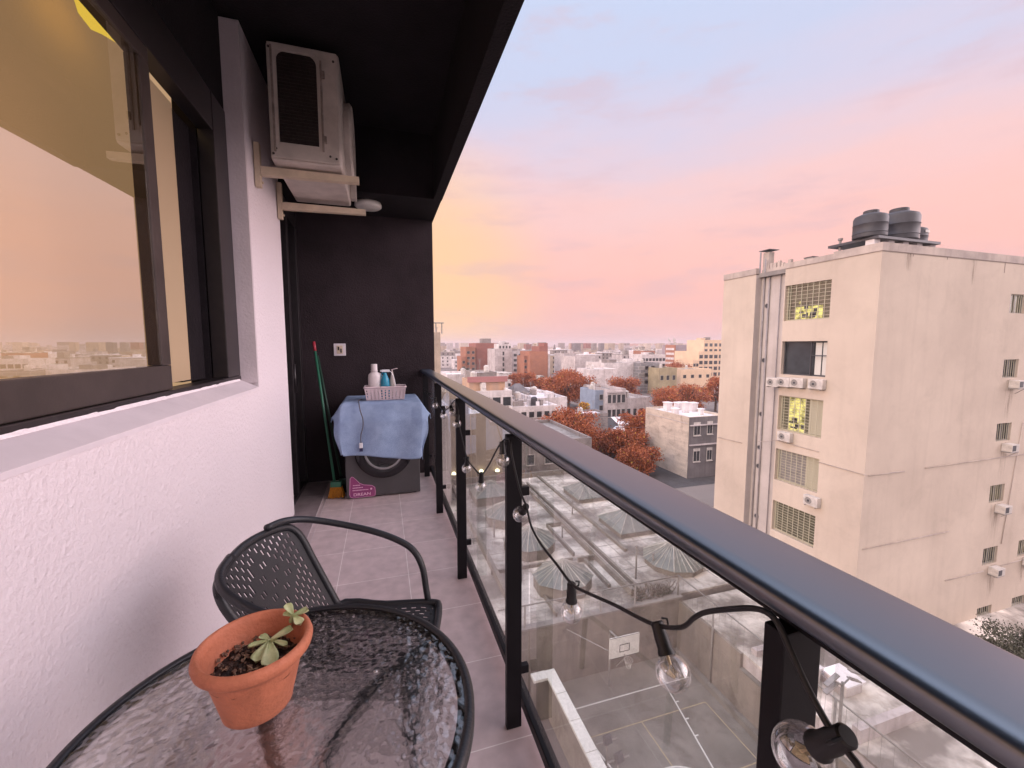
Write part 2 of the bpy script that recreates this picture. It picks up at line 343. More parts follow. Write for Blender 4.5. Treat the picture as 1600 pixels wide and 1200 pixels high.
def bez(pts, n=6):
    """Catmull-Rom through points"""
    P = [Vector(p) for p in pts]; P = [P[0] * 2 - P[1]] + P + [P[-1] * 2 - P[-2]]; o = []
    for i in range(1, len(P) - 2):
        for k in range(n):
            t = k / n; a_, b_, c_, d_ = P[i - 1:i + 3]
            o.append(.5 * ((2 * b_) + (c_ - a_) * t + (2 * a_ - 5 * b_ + 4 * c_ - d_) * t * t + (3 * b_ - a_ - 3 * c_ + d_) * t ** 3))
    o.append(P[-2]); return o

# ================================================================== BALCONY SETTING
WX = -.714; CEIL = 3.16; FARY = 4.45; YB = -2.2
o = MB().box(-.62, .50, YB, FARY, -.012, 0).build('floor', 'tile'); tag(o, kind='structure')
o = MB().box(-.80, .50, YB, FARY + .15, -.20, -.016).build('floor_slab', 'slab'); tag(o, kind='structure')
b = MB().box(-.80, -.545, YB, FARY, -.010, .003); o = b.build('floor_edge_tiles', 'stone_strip'); tag(o, kind='structure')
b = MB().box(-.545, -.541, YB, FARY, -.010, .0036).box(-.513, -.509, YB, FARY, -.010, .0032)
for k in range(8): b.box(-.714, -.545, .47 + .395 * k * 1.5, .4732 + .395 * k * 1.5, -.010, .0036)
o = b.build('floor_grout', 'grout'); tag(o, kind='structure')
# ceiling, dropped soffit and fascia beam (all painted black)
o = MB().box(-.95, .535, YB, 3.80, CEIL, CEIL + .25).build('ceiling', 'black_paint'); tag(o, kind='structure')
o = MB().box(.465, .535, YB, 3.80, 2.625, CEIL - .002).build('ceiling_beam', 'black_paint'); tag(o, kind='structure')
o = MB().box(-.95, .535, 3.802, FARY + .15, 2.635, CEIL + .25).build('ceiling_soffit', 'black_paint'); tag(o, kind='structure')

# end wall
ew = empty('end_wall', (0, FARY, 0), 'matt black painted wall closing the far end of the balcony', 'wall')
at(MB().box(-.95, .525, FARY, FARY + .15, .0, 2.633).build('wall_panel', 'end_paint', ew), (0, 0, 0))
for c_ in kids(ew): c_.location = (0, -FARY, 0)

# stucco wall
sw = empty('stucco_wall', (WX, 1.2, 0), 'rough white stucco wall running along the left of the balcony', 'wall')
def under(o_, p): o_.location = Vector((0, 0, 0)) if isinstance(p, Vector) else -Vector(p.location); return o_
b = MB()
b.box(WX - .16, WX, YB, 2.825, .003, 1.112)
b.box(WX - .16, WX, 2.825, 3.63, .003, CEIL - .001)
under(b.build('wall_body', 'stucco', sw), sw)
under(MB().box(WX - .16, -.803, YB, 2.80, 2.66, CEIL - .001).build('lintel', 'black_paint', sw), sw)
under(MB().box(-.82, WX + .003, 2.803, 2.8245, 1.14, CEIL - .02).build('reveal', 'column_paint', sw), sw)
# building body behind
bb = empty('apartment_block', (-6, -1, -18), 'our own apartment block carrying the balcony, dark wall behind the window', 'building')
b = MB().box(-9, -3.4, -8, 4.6, -18, 9).box(-3.4, -.97, -8, 4.6, -18, -.2).box(-3.4, -.97, 3.7, 4.6, -.2, 9).box(-3.4, -.97, -8, 3.7, 3.4, 9)
under(b.build('wall', 'slab', bb), bb)
under(MB().box(-.97, .30, -8, 4.55, -18, -.22).build('lower_facade', 'slab', bb), bb)
M['room'] = mat('tan_room_wall', (.52, .36, .20), .9, emis=(.42, .27, .15), es=.85)  # walls glow by emission, standing for lamplight inside the room
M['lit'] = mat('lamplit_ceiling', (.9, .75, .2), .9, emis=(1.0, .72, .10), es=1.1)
under(MB().box(-3.39, -1.25, -3, 3.69, -.1, 3.39).build('room', 'room', bb), bb)

# window (sliding, dark bronze), plane at x ~ -.82
GX = -.82
win = empty('sliding_window', (GX, 1.5, 1.16), 'dark framed sliding window over the sill reflecting the pink sky', 'window')
b = MB()
b.box(-.87, -.795, YB, 2.802, 1.145, 1.185)         # bottom track
b.box(-.87, -.800, YB, 2.74, 2.46, 2.655)            # head
b.box(-.87, -.797, 2.60, 2.80, 1.187, 2.652)          # jamb
under(b.build('window_frame', 'black_frame', win, bevel=.004), win)
b = MB(); b.box(-.850, -.803, YB, 1.985, 1.187, 1.283).box(-.850, -.803, 1.915, 1.985, 1.284, 2.40).box(-.850, -.803, YB, 1.985, 2.401, 2.458).box(-.850, -.803, .33, .40, 1.284, 2.40)
sash = under(b.build('sash', 'brown_frame', win, bevel=.004), win)
o = under(MB().quad((GX - .027, .4, 1.28), (GX + .012, 1.918, 1.28), (GX + .012, 1.918, 2.405), (GX - .027, .4, 2.405)).build('pane', 'window_glass', sash), Vector()); 
b = MB().box(-.866, -.845, 1.99, 2.05, 1.187, 2.458)
under(b.build('rear_sash', 'brown_frame', win, bevel=.003), win)
M['blind'] = mat('beige_curtain_lining', (.40, .30, .19), .85, emis=(.5, .34, .16), es=.05)  # faint emission stands for room light on the curtain
under(MB().box(-.90, -.872, 2.10, 2.335, 1.20, 2.44).build('curtain_edge', 'blind', win), win)
under(MB().box(-.8705, -.868, 2.092, 2.100, 1.20, 2.44).build('curtain_glow_line', 'lit', win), win)  # self-glowing strip for the bright yellow line at the curtain edge
b = MB(); b.box(-.96, -.905, 2.337, 2.60, 1.187, 2.46); under(b.build('dark_opening', 'black_paint', win), win)
# interior lit soffit seen at the top of the pane
pp = [onx(*p, -1.10) for p in ((112, -12), (122, 20), (142, 46), (160, 54), (206, 82), (150, -12))]
b = MB(); b.add(pp, [tuple(range(6))]); under(b.build('lit_ceiling_patch', 'lit', bb), bb)
# fill around opening
b = MB(); b.box(-.97, -.875, 2.60, 3.69, .003, CEIL).box(-.97, -.875, YB, 2.60, -.1, 1.14).box(-.97, -.875, YB, 2.60, 2.66, CEIL)
under(b.build('inner_wall', 'black_paint', bb), bb)
# sill
b = MB(); b.add([(-.80, YB, 1.16), (-.80, 2.80, 1.16), (WX + .004, 2.80, 1.115), (WX + .004, YB, 1.115),
                 (-.80, YB, 1.10), (-.80, 2.80, 1.10), (WX + .004, 2.80, 1.10), (WX + .004, YB, 1.10)],
                [(0, 1, 2, 3), (4, 7, 6, 5), (2, 6, 7, 3), (1, 5, 6, 2), (0, 3, 7, 4), (0, 4, 5, 1)])
sill = under(b.build('sill', 'white_trim', win), win)
b = MB(); rr = random.Random(3)
yy = YB
ys = []
while yy < 2.79:
    ys.append(yy); yy += rr.uniform(.02, .07)
prev_w = .01
for a_, c_ in zip(ys[:-1], ys[1:]):
    w = .006 + rr.random() * .01
    b.add([(-.800, a_, 1.1625), (-.800, c_, 1.1625), (-.7945 + w * .6, c_, 1.1575), (-.7945 + prev_w * .6, a_, 1.1575), (-.800, a_, 1.175), (-.800, c_, 1.175)], [(0, 1, 2, 3), (3, 2, 5, 4)]); prev_w = w
M['caulk'] = mat('white_filler', (.86, .80, .82), .8, bump=.4, bscale=80)
under(b.build('filler_bead', 'caulk', sill), Vector())

# balcony door beyond the wall corner
bd = empty('balcony_door', (-.78, 4.0, 0), 'black sliding door between the stucco wall corner and the end wall', 'door')
b = MB()
b.box(-.85, -.745, 3.64, FARY - .002, .004, .045); b.box(-.85, -.745, 3.64, FARY - .002, 2.45, 2.597)
for y0, y1, d in ((3.66, 3.72, 0), (3.98, 4.05, .01), (4.06, 4.12, -.03), (4.36, 4.44, .012)): b.box(-.84 + d, -.75 + d, y0, y1, .046, 2.449)
under(b.build('door_frame', 'black_frame', bd, bevel=.004), bd)
under(MB().box(-.815, -.80, 3.72, 4.36, .046, 2.449).build('door_pane', 'washer_dark', bd), bd)
under(MB().tube([(-.735, 4.02, .95), (-.735, 4.02, 1.2)], .012).build('handle', 'black_frame', bd, smooth=True), bd)

# ------------------------------------------------------------------ air conditioner and its two brackets
ac = empty('air_conditioner', (-.38, 3.25, 2.45), 'aged white air conditioner outdoor unit hung high on the white wall', 'air conditioner')
ax0, ax1, ay0, ay1, az0, az1 = -.60, -.205, 2.87, 3.66, 2.46, 3.12
b = MB()
b.box(ax0, ax1, ay0 + .018, ay1, az0, az1)
under(b.build('casing', 'ac_white', ac, bevel=.02, seg=3), ac)
b = MB()   # end frame around the coil opening (rounded top)
ox0, ox1, oz0, oz1 = -.545, -.33, az0 + .10, az1 - .05
fr_o = [(ax0 + .012, az0 + .012), (ax1 - .012, az0 + .012), (ax1 - .012, az1 - .03), (ax1 - .06, az1 - .008), (ax0 + .012, az1 - .008)]
b.box(ax0 + .01, ox0, ay0, ay0 + .02, az0 + .012, az1 - .012); b.box(ox1, ax1 - .012, ay0, ay0 + .02, az0 + .012, az1 - .012)
b.box(ox0, ox1, ay0, ay0 + .02, az0 + .012, oz0); b.box(ox0, ox1, ay0, ay0 + .02, oz1, az1 - .012)
under(b.build('end_panel', 'ac_white', ac, bevel=.003), ac)
b = MB()
b.box(ox0 - .03, ox0 - .018, ay0 - .010, ay0 - .001, oz0 - .06, oz1 + .02); b.box(ox1 + .018, ox1 + .030, ay0 - .010, ay0 - .001, oz0 - .03, oz1 - .02)
for zz_ in (oz0 + .02, oz1 - .12): b.box(ox1 + .03, ox1 + .045, ay0 - .018, ay0 - .001, zz_, zz_ + .04)
under(b.build('edge_strip', 'ac_shadow', ac, bevel=.003), ac)
for xs, zs in ((ax0 + .02, az0 + .03), (ox1 + .06, az0 + .05), (ax1 - .03, az0 + .04), (ax0 + .02, az1 - .04), (ax1 - .03, az1 - .06), (ox0 - .02, az0 + .06)):
    under(MB().lathe([(.007, 0), (.006, .004), (.001, .005)], 10, Matrix.Translation((xs, ay0 - .0005, zs)) @ Matrix.Rotation(R(90), 4, 'X'), cap=False).build('screw', 'ac_dark', ac), ac)
b = MB()
for k in range(26): z_ = oz0 + .01 + (oz1 - oz0 - .02) * k / 25; b.box(ox0 + .002, ox1 - .002, ay0 + .003, ay0 + .0078, z_, z_ + .004)
under(b.build('coil_fins', 'ac_dark', ac), ac)
for sx_ in (0, 1):
    b = MB(); x_c = ox0 if sx_ == 0 else ox1; sg = 1 if sx_ == 0 else -1
    vv_ = [(x_c, ay0 + .002, oz1)] + [(x_c + sg * .055 * (1 - math.sin(R(t))), ay0 + .002, oz1 - .055 * (1 - math.cos(R(t)))) for t in range(0, 91, 15)]
    b.add(vv_, [tuple(range(len(vv_)))]); under(b.build('corner_fillet', 'ac_white', ac), ac)
under(MB().box(ox0 + .001, ox1 - .001, ay0 + .008, ay0 + .016, oz0 + .001, oz1 - .001).build('coil', 'ac_dark', ac), ac)
# fan shroud on the front (faces +x)
T = Matrix.Translation((ax1, 3.33, 2.79)) @ Matrix.Rotation(R(90), 4, 'Y')
b = MB().lathe([(.25, 0), (.255, .035), (.235, .05), (.22, .045)], 36, T, cap=False)
for k in range(9): b.lathe([(.03 + .022 * k, .040), (.034 + .022 * k, .044)], 30, T, cap=False)
for k in range(8):
    a_ = k * math.pi / 4; b.tube([T @ Vector((0, 0, .045)), T @ Vector((.24 * math.cos(a_), .24 * math.sin(a_), .045))], .004, 5)
under(b.build('fan_grille', 'ac_white', ac), ac)
under(MB().box(ax1, ax1 + .045, 3.58, 3.652, 2.50, 2.75).build('valve_cover', 'ac_white', ac, bevel=.008), ac)
def bracket(y, z, lab, tipx):
    br_ = empty('wall_bracket', (WX, y, z), lab, 'bracket', 'cream brackets under the air conditioner')
    b = MB().box(.004, .036, -.02, .02, -.10, .16)
    bo = b.build('wall_plate', 'ac_cream', br_, bevel=.004)
    b = MB(); b.add([(.037, -.022, -.030), (.037, .022, -.030), (.037, .022, .022), (.037, -.022, .022), (tipx, -.022, -.018), (tipx, .022, -.018), (tipx, .022, .022), (tipx, -.022, .022)],
                    [(0, 1, 2, 3), (4, 7, 6, 5), (0, 4, 5, 1), (1, 5, 6, 2), (2, 6, 7, 3), (3, 7, 4, 0)])
    b.build('arm', 'ac_cream', br_, bevel=.003)
    MB().lathe([(.008, 0), (.008, .01)], 6, Matrix.Translation((.036, 0, -.07)) @ Matrix.Rotation(R(90), 4, 'Y')).build('bolt', 'ac_cream', br_)
    return br_
bracket(2.99, 2.425, 'cream steel bracket nearer the camera under the air conditioner', .60)
bracket(3.56, 2.395, 'cream steel bracket farther from the camera, lower one by the wall corner', .62)
b = MB().lathe([(.0, 0), (.10, 0), (.115, .012), (.115, .03), (.11, .045)], 36, Matrix.Translation((-.085, 4.07, 2.588)))
tag(at(b.build('ceiling_lamp', 'lampshade', smooth=True), (-.085, 4.07, 2.62)), 'round flat unlit ceiling lamp on the black soffit beyond the air conditioner', 'ceiling lamp')
# pipe loop from the unit to the wall
# ------------------------------------------------------------------ wall socket plate
sp = empty('wall_socket', (-.40, FARY, 1.32), 'small square white socket plate on the black end wall', 'wall socket')
b = MB(); b.box(-.055, .055, -.010, -.001, -.06, .06); b.build('plate', 'white_trim', sp, bevel=.004)
b = MB(); b.box(-.028, .028, -.014, -.0102, -.04, .04); pl = b.build('insert', 'ac_cream', sp, bevel=.003)
b = MB(); b.box(-.018, -.004, -.016, -.0142, -.005, .03); b.box(.006, .018, -.016, -.0142, -.03, .01); b.build('slot', 'washer_dark', sp)

# ================================================================== RAILING
rl = empty('glass_railing', (.42, 1.2, 0), 'black metal balcony railing with dusty glass panels and broad rounded handrail', 'railing')
def prof_sweep(prof, y0, y1):
    b_ = MB(); n = len(prof); vs_ = [(x, y, z) for y in (y0, y1) for x, z in prof]
    b_.add(vs_, [(k, (k + 1) % n, n + (k + 1) % n, n + k) for k in range(n)] + [tuple(range(n)), tuple(range(2 * n - 1, n - 1, -1))]); return b_
# handrail: rounded oval profile
pr = []
x0, x1, z0, z1, r_ = .374, .486, 1.086, 1.113, .011
for cx, cz, a0 in ((x1 - r_, z1 - r_, 0), (x0 + r_, z1 - r_, 90), (x0 + r_, z0 + r_, 180), (x1 - r_, z0 + r_, 270)):
    for k in range(7):
        a_ = R(a0 + 90 * k / 6); ex = 2.0 if (cx < .43 and a0 == 90) else 1.0
        pr.append((cx + r_ * (ex - 1) + ex * r_ * math.cos(a_), cz + r_ * math.sin(a_)))
o = under(prof_sweep(pr, YB, FARY - .002).build('handrail', 'rail', rl, auto=50), rl)
under(MB().box(.404, .462, YB, FARY - .004, 1.064, 1.0935).build('top_beam', 'post', rl, bevel=.003), rl)
under(MB().box(.455, .490, YB, FARY - .004, .030, .070).build('bottom_rail', 'post', rl, bevel=.003), rl)
posts = [-1.7, -.7, .3, 1.3, 2.3, 3.3, 4.3]
for y in posts:
    under(MB().box(.386, .440, y, y + .024, .001, 1.0638).build('post', 'post', rl, bevel=.002), rl)
for y in posts:
    for z in (.2, .85): under(MB().box(.4402, .468, y + .002, y + .022, z, z + .03).build('glass_clamp', 'post', rl, bevel=.002), rl)
pe = [YB] + [p + .012 for p in posts[1:]] + [FARY - .01]
for a_, c_ in zip(pe[:-1], pe[1:]):
    under(MB().quad((.472, a_ + .006, .060), (.472, c_ - .006, .060), (.472, c_ - .006, 1.066), (.472, a_ + .006, 1.066)).build('glass_panel', 'rail_glass', rl), rl)

# ================================================================== STRING LIGHTS
sl = empty('string_lights', (.372, 1.3, .9), 'black cable string light with clear globe bulbs looped along the railing', 'string lights')
SX = .372
def w(px, py, X=SX): return onx(px, py, X)
wire = [[(662, 605), (672, 622), (680, 624), (690, 640), (698, 640), (705, 632), (711, 626), (716, 640), (716, 655), (722, 685), (730, 716), (741, 732), (752, 741), (763, 728), (775, 705), (783, 692), (790, 686), (797, 688), (800, 712), (812, 765), (822, 790),
         (830, 822), (845, 850), (870, 882), (893, 912), (915, 925), (960, 945), (1000, 966), (1030, 978), (1065, 980), (1085, 965), (1105, 956), (1150, 951), (1180, 951), (1200, 958), (1216, 975), (1232, 1010), (1262, 1075), (1298, 1140), (1325, 1175), (1352, 1215), (1400, 1330)]]
b = MB()
for wr in wire: b.tube(bez([w(*p) + Vector((.0, 0, 0)) for p in wr], 4), .0032, 8)
under(b.build('cable', 'cable_black', sl, smooth=True), sl)
bulbs = [(655, 605, 655, 609), (680, 624, 680, 634), (694, 641, 693, 651), (705, 637, 708, 648), (715, 652, 714, 660), (730, 719, 729, 732), (752, 744, 751, 762), (785, 697, 786, 717),
         (820, 794, 812, 806), (893, 922, 893, 949), (1032, 990, 1046, 1034)]
def bulb(S, G, big=1.0):
    S = Vector(S); G = Vector(G); d = (G - S).normalized(); T_ = Matrix.Translation(S) @ d.to_track_quat('Z', 'Y').to_matrix().to_4x4()
    par = MB().lathe([(.0075, -.016), (.0095, -.014), (.0095, -.004), (.0105, .004), (.0105, .018), (.0125, .022), (.0125, .026), (.0100, .0262)], 16, T_).build('bulb_socket', 'socket_black', sl, auto=40)
    under(par, sl)
    b_ = MB().tube([T_ @ Vector((.009, 0, -.004)), T_ @ Vector((.017, 0, -.008)), T_ @ Vector((.018, 0, -.016)), T_ @ Vector((.010, 0, -.018))], .0018, 6); under(b_.build('cable_hook', 'socket_black', par), Vector())
    r = .0235 * big; c_ = .026 + r * .93
    pf = [(.0085, .0265)] + [(r * math.sin(R(t)), c_ - r * math.cos(R(t))) for t in range(28, 180, 8)] + [(.0004, c_ + r)]
    b_ = MB().lathe(pf, 24, T_, cap=False); under(b_.build('globe', 'bulb_glass', par, smooth=True), Vector())
    b_ = MB().tube([T_ @ Vector(p) for p in ((0, 0, .024), (.001, 0, .036), (.004, 0, .045), (0, .002, .052), (-.004, 0, .045), (-.001, 0, .037))], .0006, 5)
    b_.tube([T_ @ Vector((0, 0, .024)), T_ @ Vector((0, 0, .038))], .0022, 8); under(b_.build('filament', 'brass', par), Vector())
for s0, s1, g0, g1 in bulbs:
    S = w(s0, s1); G = w(g0, g1)
    if (G - S).length < .01: G = S + Vector((0, 0, -.04))
    bulb(S + Vector((0, 0, 0)), G)
bulb(w(1306, 1156), w(1262, 1172), 1.08)

# ================================================================== TABLE
TC = Vector((-.18, .737, .72)); TR = .322
tb = empty('round_table', (TC.x, TC.y, 0), 'round black bistro table with hammered glass top holding the terracotta pot', 'table')
b = MB().lathe([(0.0001, -.0055), (TR - .012, -.0055), (TR - .012, 0), (0.0001, 0)], 96, Matrix.Translation((0, 0, .722)), cap=False)
b.build('glass_top', 'hammered', tb)
b = MB().lathe([(TR - .013, .700), (TR - .002, .699), (TR + .004, .706), (TR + .004, .722), (TR - .002, .7275), (TR - .012, .7265), (TR - .0135, .7222), (TR - .0115, .7222), (TR - .0115, .7160), (TR - .026, .7160), (TR - .026, .7120), (TR - .013, .7120), (TR - .013, .700)], 96, cap=False)
b.build('rim', 'black_resin', tb, smooth=True)
for k in range(4):
    a_ = R(28 + 90 * k); ca, sa = math.cos(a_), math.sin(a_)
    pts = bez([(ca * .29, sa * .29, .706), (ca * .20, sa * .20, .69), (ca * .07, sa * .07, .60), (ca * .035, sa * .035, .42), (ca * .07, sa * .07, .22), (ca * .25, sa * .25, .008)], 6)
    MB().tube(pts, .0115, 10).build('leg', 'black_resin', tb, smooth=True)
b = MB(); b.tube([(.055 * math.cos(R(t)), .055 * math.sin(R(t)), .42) for t in range(0, 361, 15)], .007, 8); b.build('leg_ring', 'black_resin', tb, smooth=True)
dp = onz(587, 1049, .7235)
M['water'] = glassmat('water_bead', (1, 1, 1), ior=1.6, minref=.3)
b = MB().lathe([(.0001, .003), (.003, .0024), (.0042, .001), (.0044, 0)], 14, Matrix.Translation(dp), cap=False)
tag(at(b.build('suction_pad', 'water', smooth=True), dp), 'tiny clear round pad on the glass table top', 'pad')

# ================================================================== POT WITH SUCCULENT
PC = Vector((-.228, .79, .7235))
pot = empty('flower_pot', PC, 'terracotta coloured pot with a small pale green succulent on the glass table', 'plant pot')
pf = [(.0, .001), (.050, .001), (.0545, .004), (.0565, .014), (.073, .082), (.0765, .094), (.084, .096), (.0905, .103), (.0925, .112), (.090, .120), (.0845, .1235), (.080, .120), (.0775, .108), (.071, .080), (.066, .075)]
MB().lathe(pf, 72, cap=False).build('pot_body', 'terracotta', pot, smooth=True)
b = MB(); n_ = 40; g = []
for i in range(n_ + 1):
    rr_ = .0715 * i / n_
    for k in range(64):
        a_ = 2 * math.pi * k / 64
        from mathutils import noise
        z_ = .083 + .006 * noise.noise(Vector((rr_ * math.cos(a_) * 60, rr_ * math.sin(a_) * 60, 1))) + .004 * noise.noise(Vector((rr_ * math.cos(a_) * 180, rr_ * math.sin(a_) * 180, 5))) - .008 * (i / n_)
        g.append((rr_ * math.cos(a_), rr_ * math.sin(a_), z_))
b.add(g, [(i * 64 + k, i * 64 + (k + 1) % 64, (i + 1) * 64 + (k + 1) % 64, (i + 1) * 64 + k) for i in range(n_) for k in range(64)])
soil = b.build('soil', 'soil', pot, smooth=True)
b = MB(); rr = random.Random(5)
for _ in range(150):
    a_ = rr.uniform(0, 6.28); q = .068 * math.sqrt(rr.random()); s_ = rr.uniform(.0012, .0032)
    T_ = Matrix.Translation((q * math.cos(a_), q * math.sin(a_), .084)) @ Matrix.Rotation(rr.uniform(0, 6), 4, Vector((rr.random(), rr.random(), rr.random())).normalized())
    b.box(-s_, s_ * rr.uniform(.4, 1), -s_, s_, -s_ * .7, s_ * .6, T_)
b.build('soil_crumbs', 'pebble', soil)
b = MB()
for _ in range(16):
    a_ = rr.uniform(0, 6.28); q = .06 * math.sqrt(rr.random()); p = Vector((q * math.cos(a_), q * math.sin(a_), .085)); pts = [p]
    for k in range(4): p = p + Vector((rr.uniform(-.009, .009), rr.uniform(-.009, .009), rr.uniform(-.001, .004))); pts.append(p)
    b.tube(pts, .0006, 5)
b.build('dry_stem', 'drystem', soil)
def leaf(b_, base, yaw_, pitch_, L, W, th=.0022):
    T_ = Matrix.Translation(base) @ Matrix.Rotation(yaw_, 4, 'Z') @ Matrix.Rotation(-pitch_, 4, 'Y')
    ns = 9; vs_ = []; mm_ = 7
    for i in range(ns + 1):
        t = i / ns; wd = W * (.22 + .78 * math.sin(min(1, t * 1.12) ** 1.5 * math.pi * .62) ) * (1 if t < .82 else math.sqrt(max(0, 1 - ((t - .82) / .18) ** 2)) + .02) * .5
        for k in range(mm_):
            s_ = -1 + 2 * k / (mm_ - 1); vs_.append(T_ @ Vector((L * t, wd * s_, .0035 * s_ * s_ + .18 * L * t * t * 0 - .10 * L * t * t + (.0))))
        for k in range(mm_):
            s_ = 1 - 2 * k / (mm_ - 1); vs_.append(T_ @ Vector((L * t, wd * s_, .0035 * s_ * s_ - .10 * L * t * t - th * (1 - s_ * s_ * .8))))
    c_ = mm_ * 2
    b_.add(vs_, [(i * c_ + k, i * c_ + (k + 1) % c_, (i + 1) * c_ + (k + 1) % c_, (i + 1) * c_ + k) for i in range(ns) for k in range(c_)] + [tuple(range(c_)), tuple(ns * c_ + k for k in range(c_))])
def pz(px, py, z): return onz(px, py, PC.z + z) - PC
A = pz(422, 1002, .098)
b = MB(); b.tube([A + Vector((.004, .004, -.02)), A], .0022, 6); b.build('stem', 'drystem', pot)
for tgt, W, z_ in (((401, 1033), .027, .088), ((422, 1039), .028, .088), ((390, 1011), .013, .096), ((455, 984), .025, .112), ((447, 1009), .012, .092), ((408, 995), .014, .10)):
    E_ = pz(*tgt, z_); d = E_ - A; b = MB(); leaf(b, A, math.atan2(d.y, d.x), math.atan2(d.z, math.hypot(d.x, d.y)) + .10, d.length * 1.08, W); b.build('leaf', 'succulent', pot, smooth=True)
B_ = pz(458, 963, .125); base = pz(452, 985, .088)
b = MB(); b.tube(bez([base, base * .4 + B_ * .6 + Vector((.003, 0, 0)), B_], 5), .0018, 6); b.build('stem', 'drystem', pot)
for tgt, W, z_ in (((448, 946), .016, .138), ((480, 954), .020, .130), ((469, 975), .018, .118), ((444, 960), .014, .128), ((455, 972), .012, .115)):
    E_ = pz(*tgt, z_); d = E_ - B_; b = MB(); leaf(b, B_, math.atan2(d.y, d.x), math.atan2(d.z, math.hypot(d.x, d.y)) + .10, d.length * 1.1, W); b.build('leaf', 'succulent', pot, smooth=True)

# ================================================================== CHAIR
ch = empty('armchair', (-.062, 1.325, 0), 'charcoal woven resin armchair pushed between the table and stucco wall', 'chair', rz=R(-15))
def panel(us, vs__, fn, holes, th):
    """woven panel: a grid with open cells, given real thickness"""
    b_ = MB(); P = [[Vector(fn(u, v)) for v in vs__] for u in us]; nu, nv = len(us), len(vs__)
    vv = [P[i][j] for i in range(nu) for j in range(nv)]
    b_.add(vv, [(i * nv + j, (i + 1) * nv + j, (i + 1) * nv + j + 1, i * nv + j + 1) for i in range(nu - 1) for j in range(nv - 1) if not holes(i, j)])
    return b_
NU, NV = 49, 45
us = [i / (NU - 1) for i in range(NU)]; vs_l = [j / (NV - 1) for j in range(NV)]
def backfn(u, v):       # u across (-1..1), v up 0..1
    s_ = 2 * u - 1; hw = .185 + .035 * v
    curve = .055 * (s_ * s_) * (.4 + .6 * v)
    top = .44 + v * (.335 - .030 * s_ * s_)
    return (-.195 - .20 * v + curve, s_ * hw * 1.02, top)
def holes_b(i, j):
    if i < 3 or i > 44 or j < 2 or j > 41: return False
    s_, v = abs(i - 24), abs(j - 25)
    if s_ + v * .9 < 14: return (i % 2 == 1) and (j % 4 in (1, 2)) and ((i // 4 + j // 4) % 2 == 0)
    return (i % 2 == 1) and ((j + (i // 2) % 2 * 2) % 4 in (1, 2))
bp_ = panel(us, vs_l, backfn, holes_b, .004).build('backrest', 'black_weave', ch)
md = bp_.modifiers.new('thickness', 'SOLIDIFY'); md.thickness = .004
def seatfn(u, v):
    s_ = 2 * u - 1; return (-.20 + .40 * v, s_ * (.195 + .015 * v), .435 - .014 * (1 - s_ * s_) * math.sin(v * math.pi) - .012 * max(0, v - .85) / .15)
st = panel(us, vs_l, seatfn, lambda i, j: not (i < 2 or i > 45 or j < 2 or j > 41) and (i % 2 == 1) and ((j + (i // 2) % 2 * 2) % 4 in (1, 2)), .004).build('seat', 'black_weave', ch)
md = st.modifiers.new('thickness', 'SOLIDIFY'); md.thickness = .004
# wide moulded band round the back and the tube frame
def pb(u, v, off=0): p = Vector(backfn(u, v)); return p + Vector((off, 0, 0))
loop = [pb(0, 0), pb(0, .3), pb(0, .6), pb(0, .85), pb(.04, .97), pb(.12, 1.0), pb(.3, 1.0), pb(.5, 1.0), pb(.7, 1.0), pb(.88, 1.0), pb(.96, .97), pb(1, .85), pb(1, .6), pb(1, .3), pb(1, 0)]
MB().tube(bez(loop, 4), .0135, 10, flat=1.0).build('back_frame', 'black_resin', ch, smooth=True)
sl_ = [(-.20, -.20), (-.2, .20), (.0, .21), (.17, .215), (.205, .18), (.212, 0), (.205, -.18), (.17, -.215), (0, -.21), (-.20, -.20)]
MB().tube(bez([(x, y, .432) for x, y in sl_], 4), .013, 10).build('seat_frame', 'black_resin', ch, smooth=True)
for s_ in (1, -1):
    pts = [(-.375, .10 * s_, .790), (-.355, .18 * s_, .780), (-.30, .240 * s_, .760), (-.19, .275 * s_, .725), (-.06, .280 * s_, .69), (.04, .270 * s_, .655), (.10, .255 * s_, .62), (.135, .24 * s_, .56), (.150, .228 * s_, .48), (.158, .222 * s_, .43), (.185, .222 * s_, .2), (.20, .222 * s_, .006)]
    MB().tube(bez(pts, 5), .0125, 10).build('armrest', 'black_resin', ch, smooth=True)
    pts = [(-.20, .205 * s_, .45), (-.215, .21 * s_, .3), (-.255, .215 * s_, .006)]
    MB().tube(bez(pts, 4), .012, 10).build('leg', 'black_resin', ch, smooth=True)
MB().tube([(.176, -.218, .25), (.176, .218, .25)], .009, 8).build('stretcher', 'black_resin', ch, smooth=True)
MB().tube([(-.226, -.208, .25), (-.226, .208, .25)], .009, 8).build('stretcher', 'black_resin', ch, smooth=True)

ch.scale = (.95, .95, .96)
# ================================================================== WASHING MACHINE AND WHAT IS ON IT
MX0, MX1, MY0, MY1, MZ = -.338, .304, 3.84, 4.42, .855
wm = empty('washing_machine', (-.017, 4.13, 0), 'graphite front loading washing machine against the black end wall', 'washing machine')
under(MB().box(MX0, MX1, MY0, MY1, .012, MZ).build('cabinet', 'washer', wm, bevel=.012, seg=3), wm)
T = Matrix.Translation((-.01, MY0, .425)) @ Matrix.Rotation(R(90), 4, 'X')
dr = under(MB().lathe([(.248, .001), (.248, .02), (.235, .034), (.19, .040), (.165, .030)], 64, T, cap=False).build('door', 'washer_dark', wm, smooth=True), wm)
under(MB().lathe([(.166, .029), (.14, .012), (.10, .020), (.04, .026), (.0001, .027)], 48, T, cap=False).build('door_glass', 'washer_ring', dr, smooth=True), Vector())
M['chrome'] = mat('dull_chrome', (.35, .35, .36), .3, metal=1)
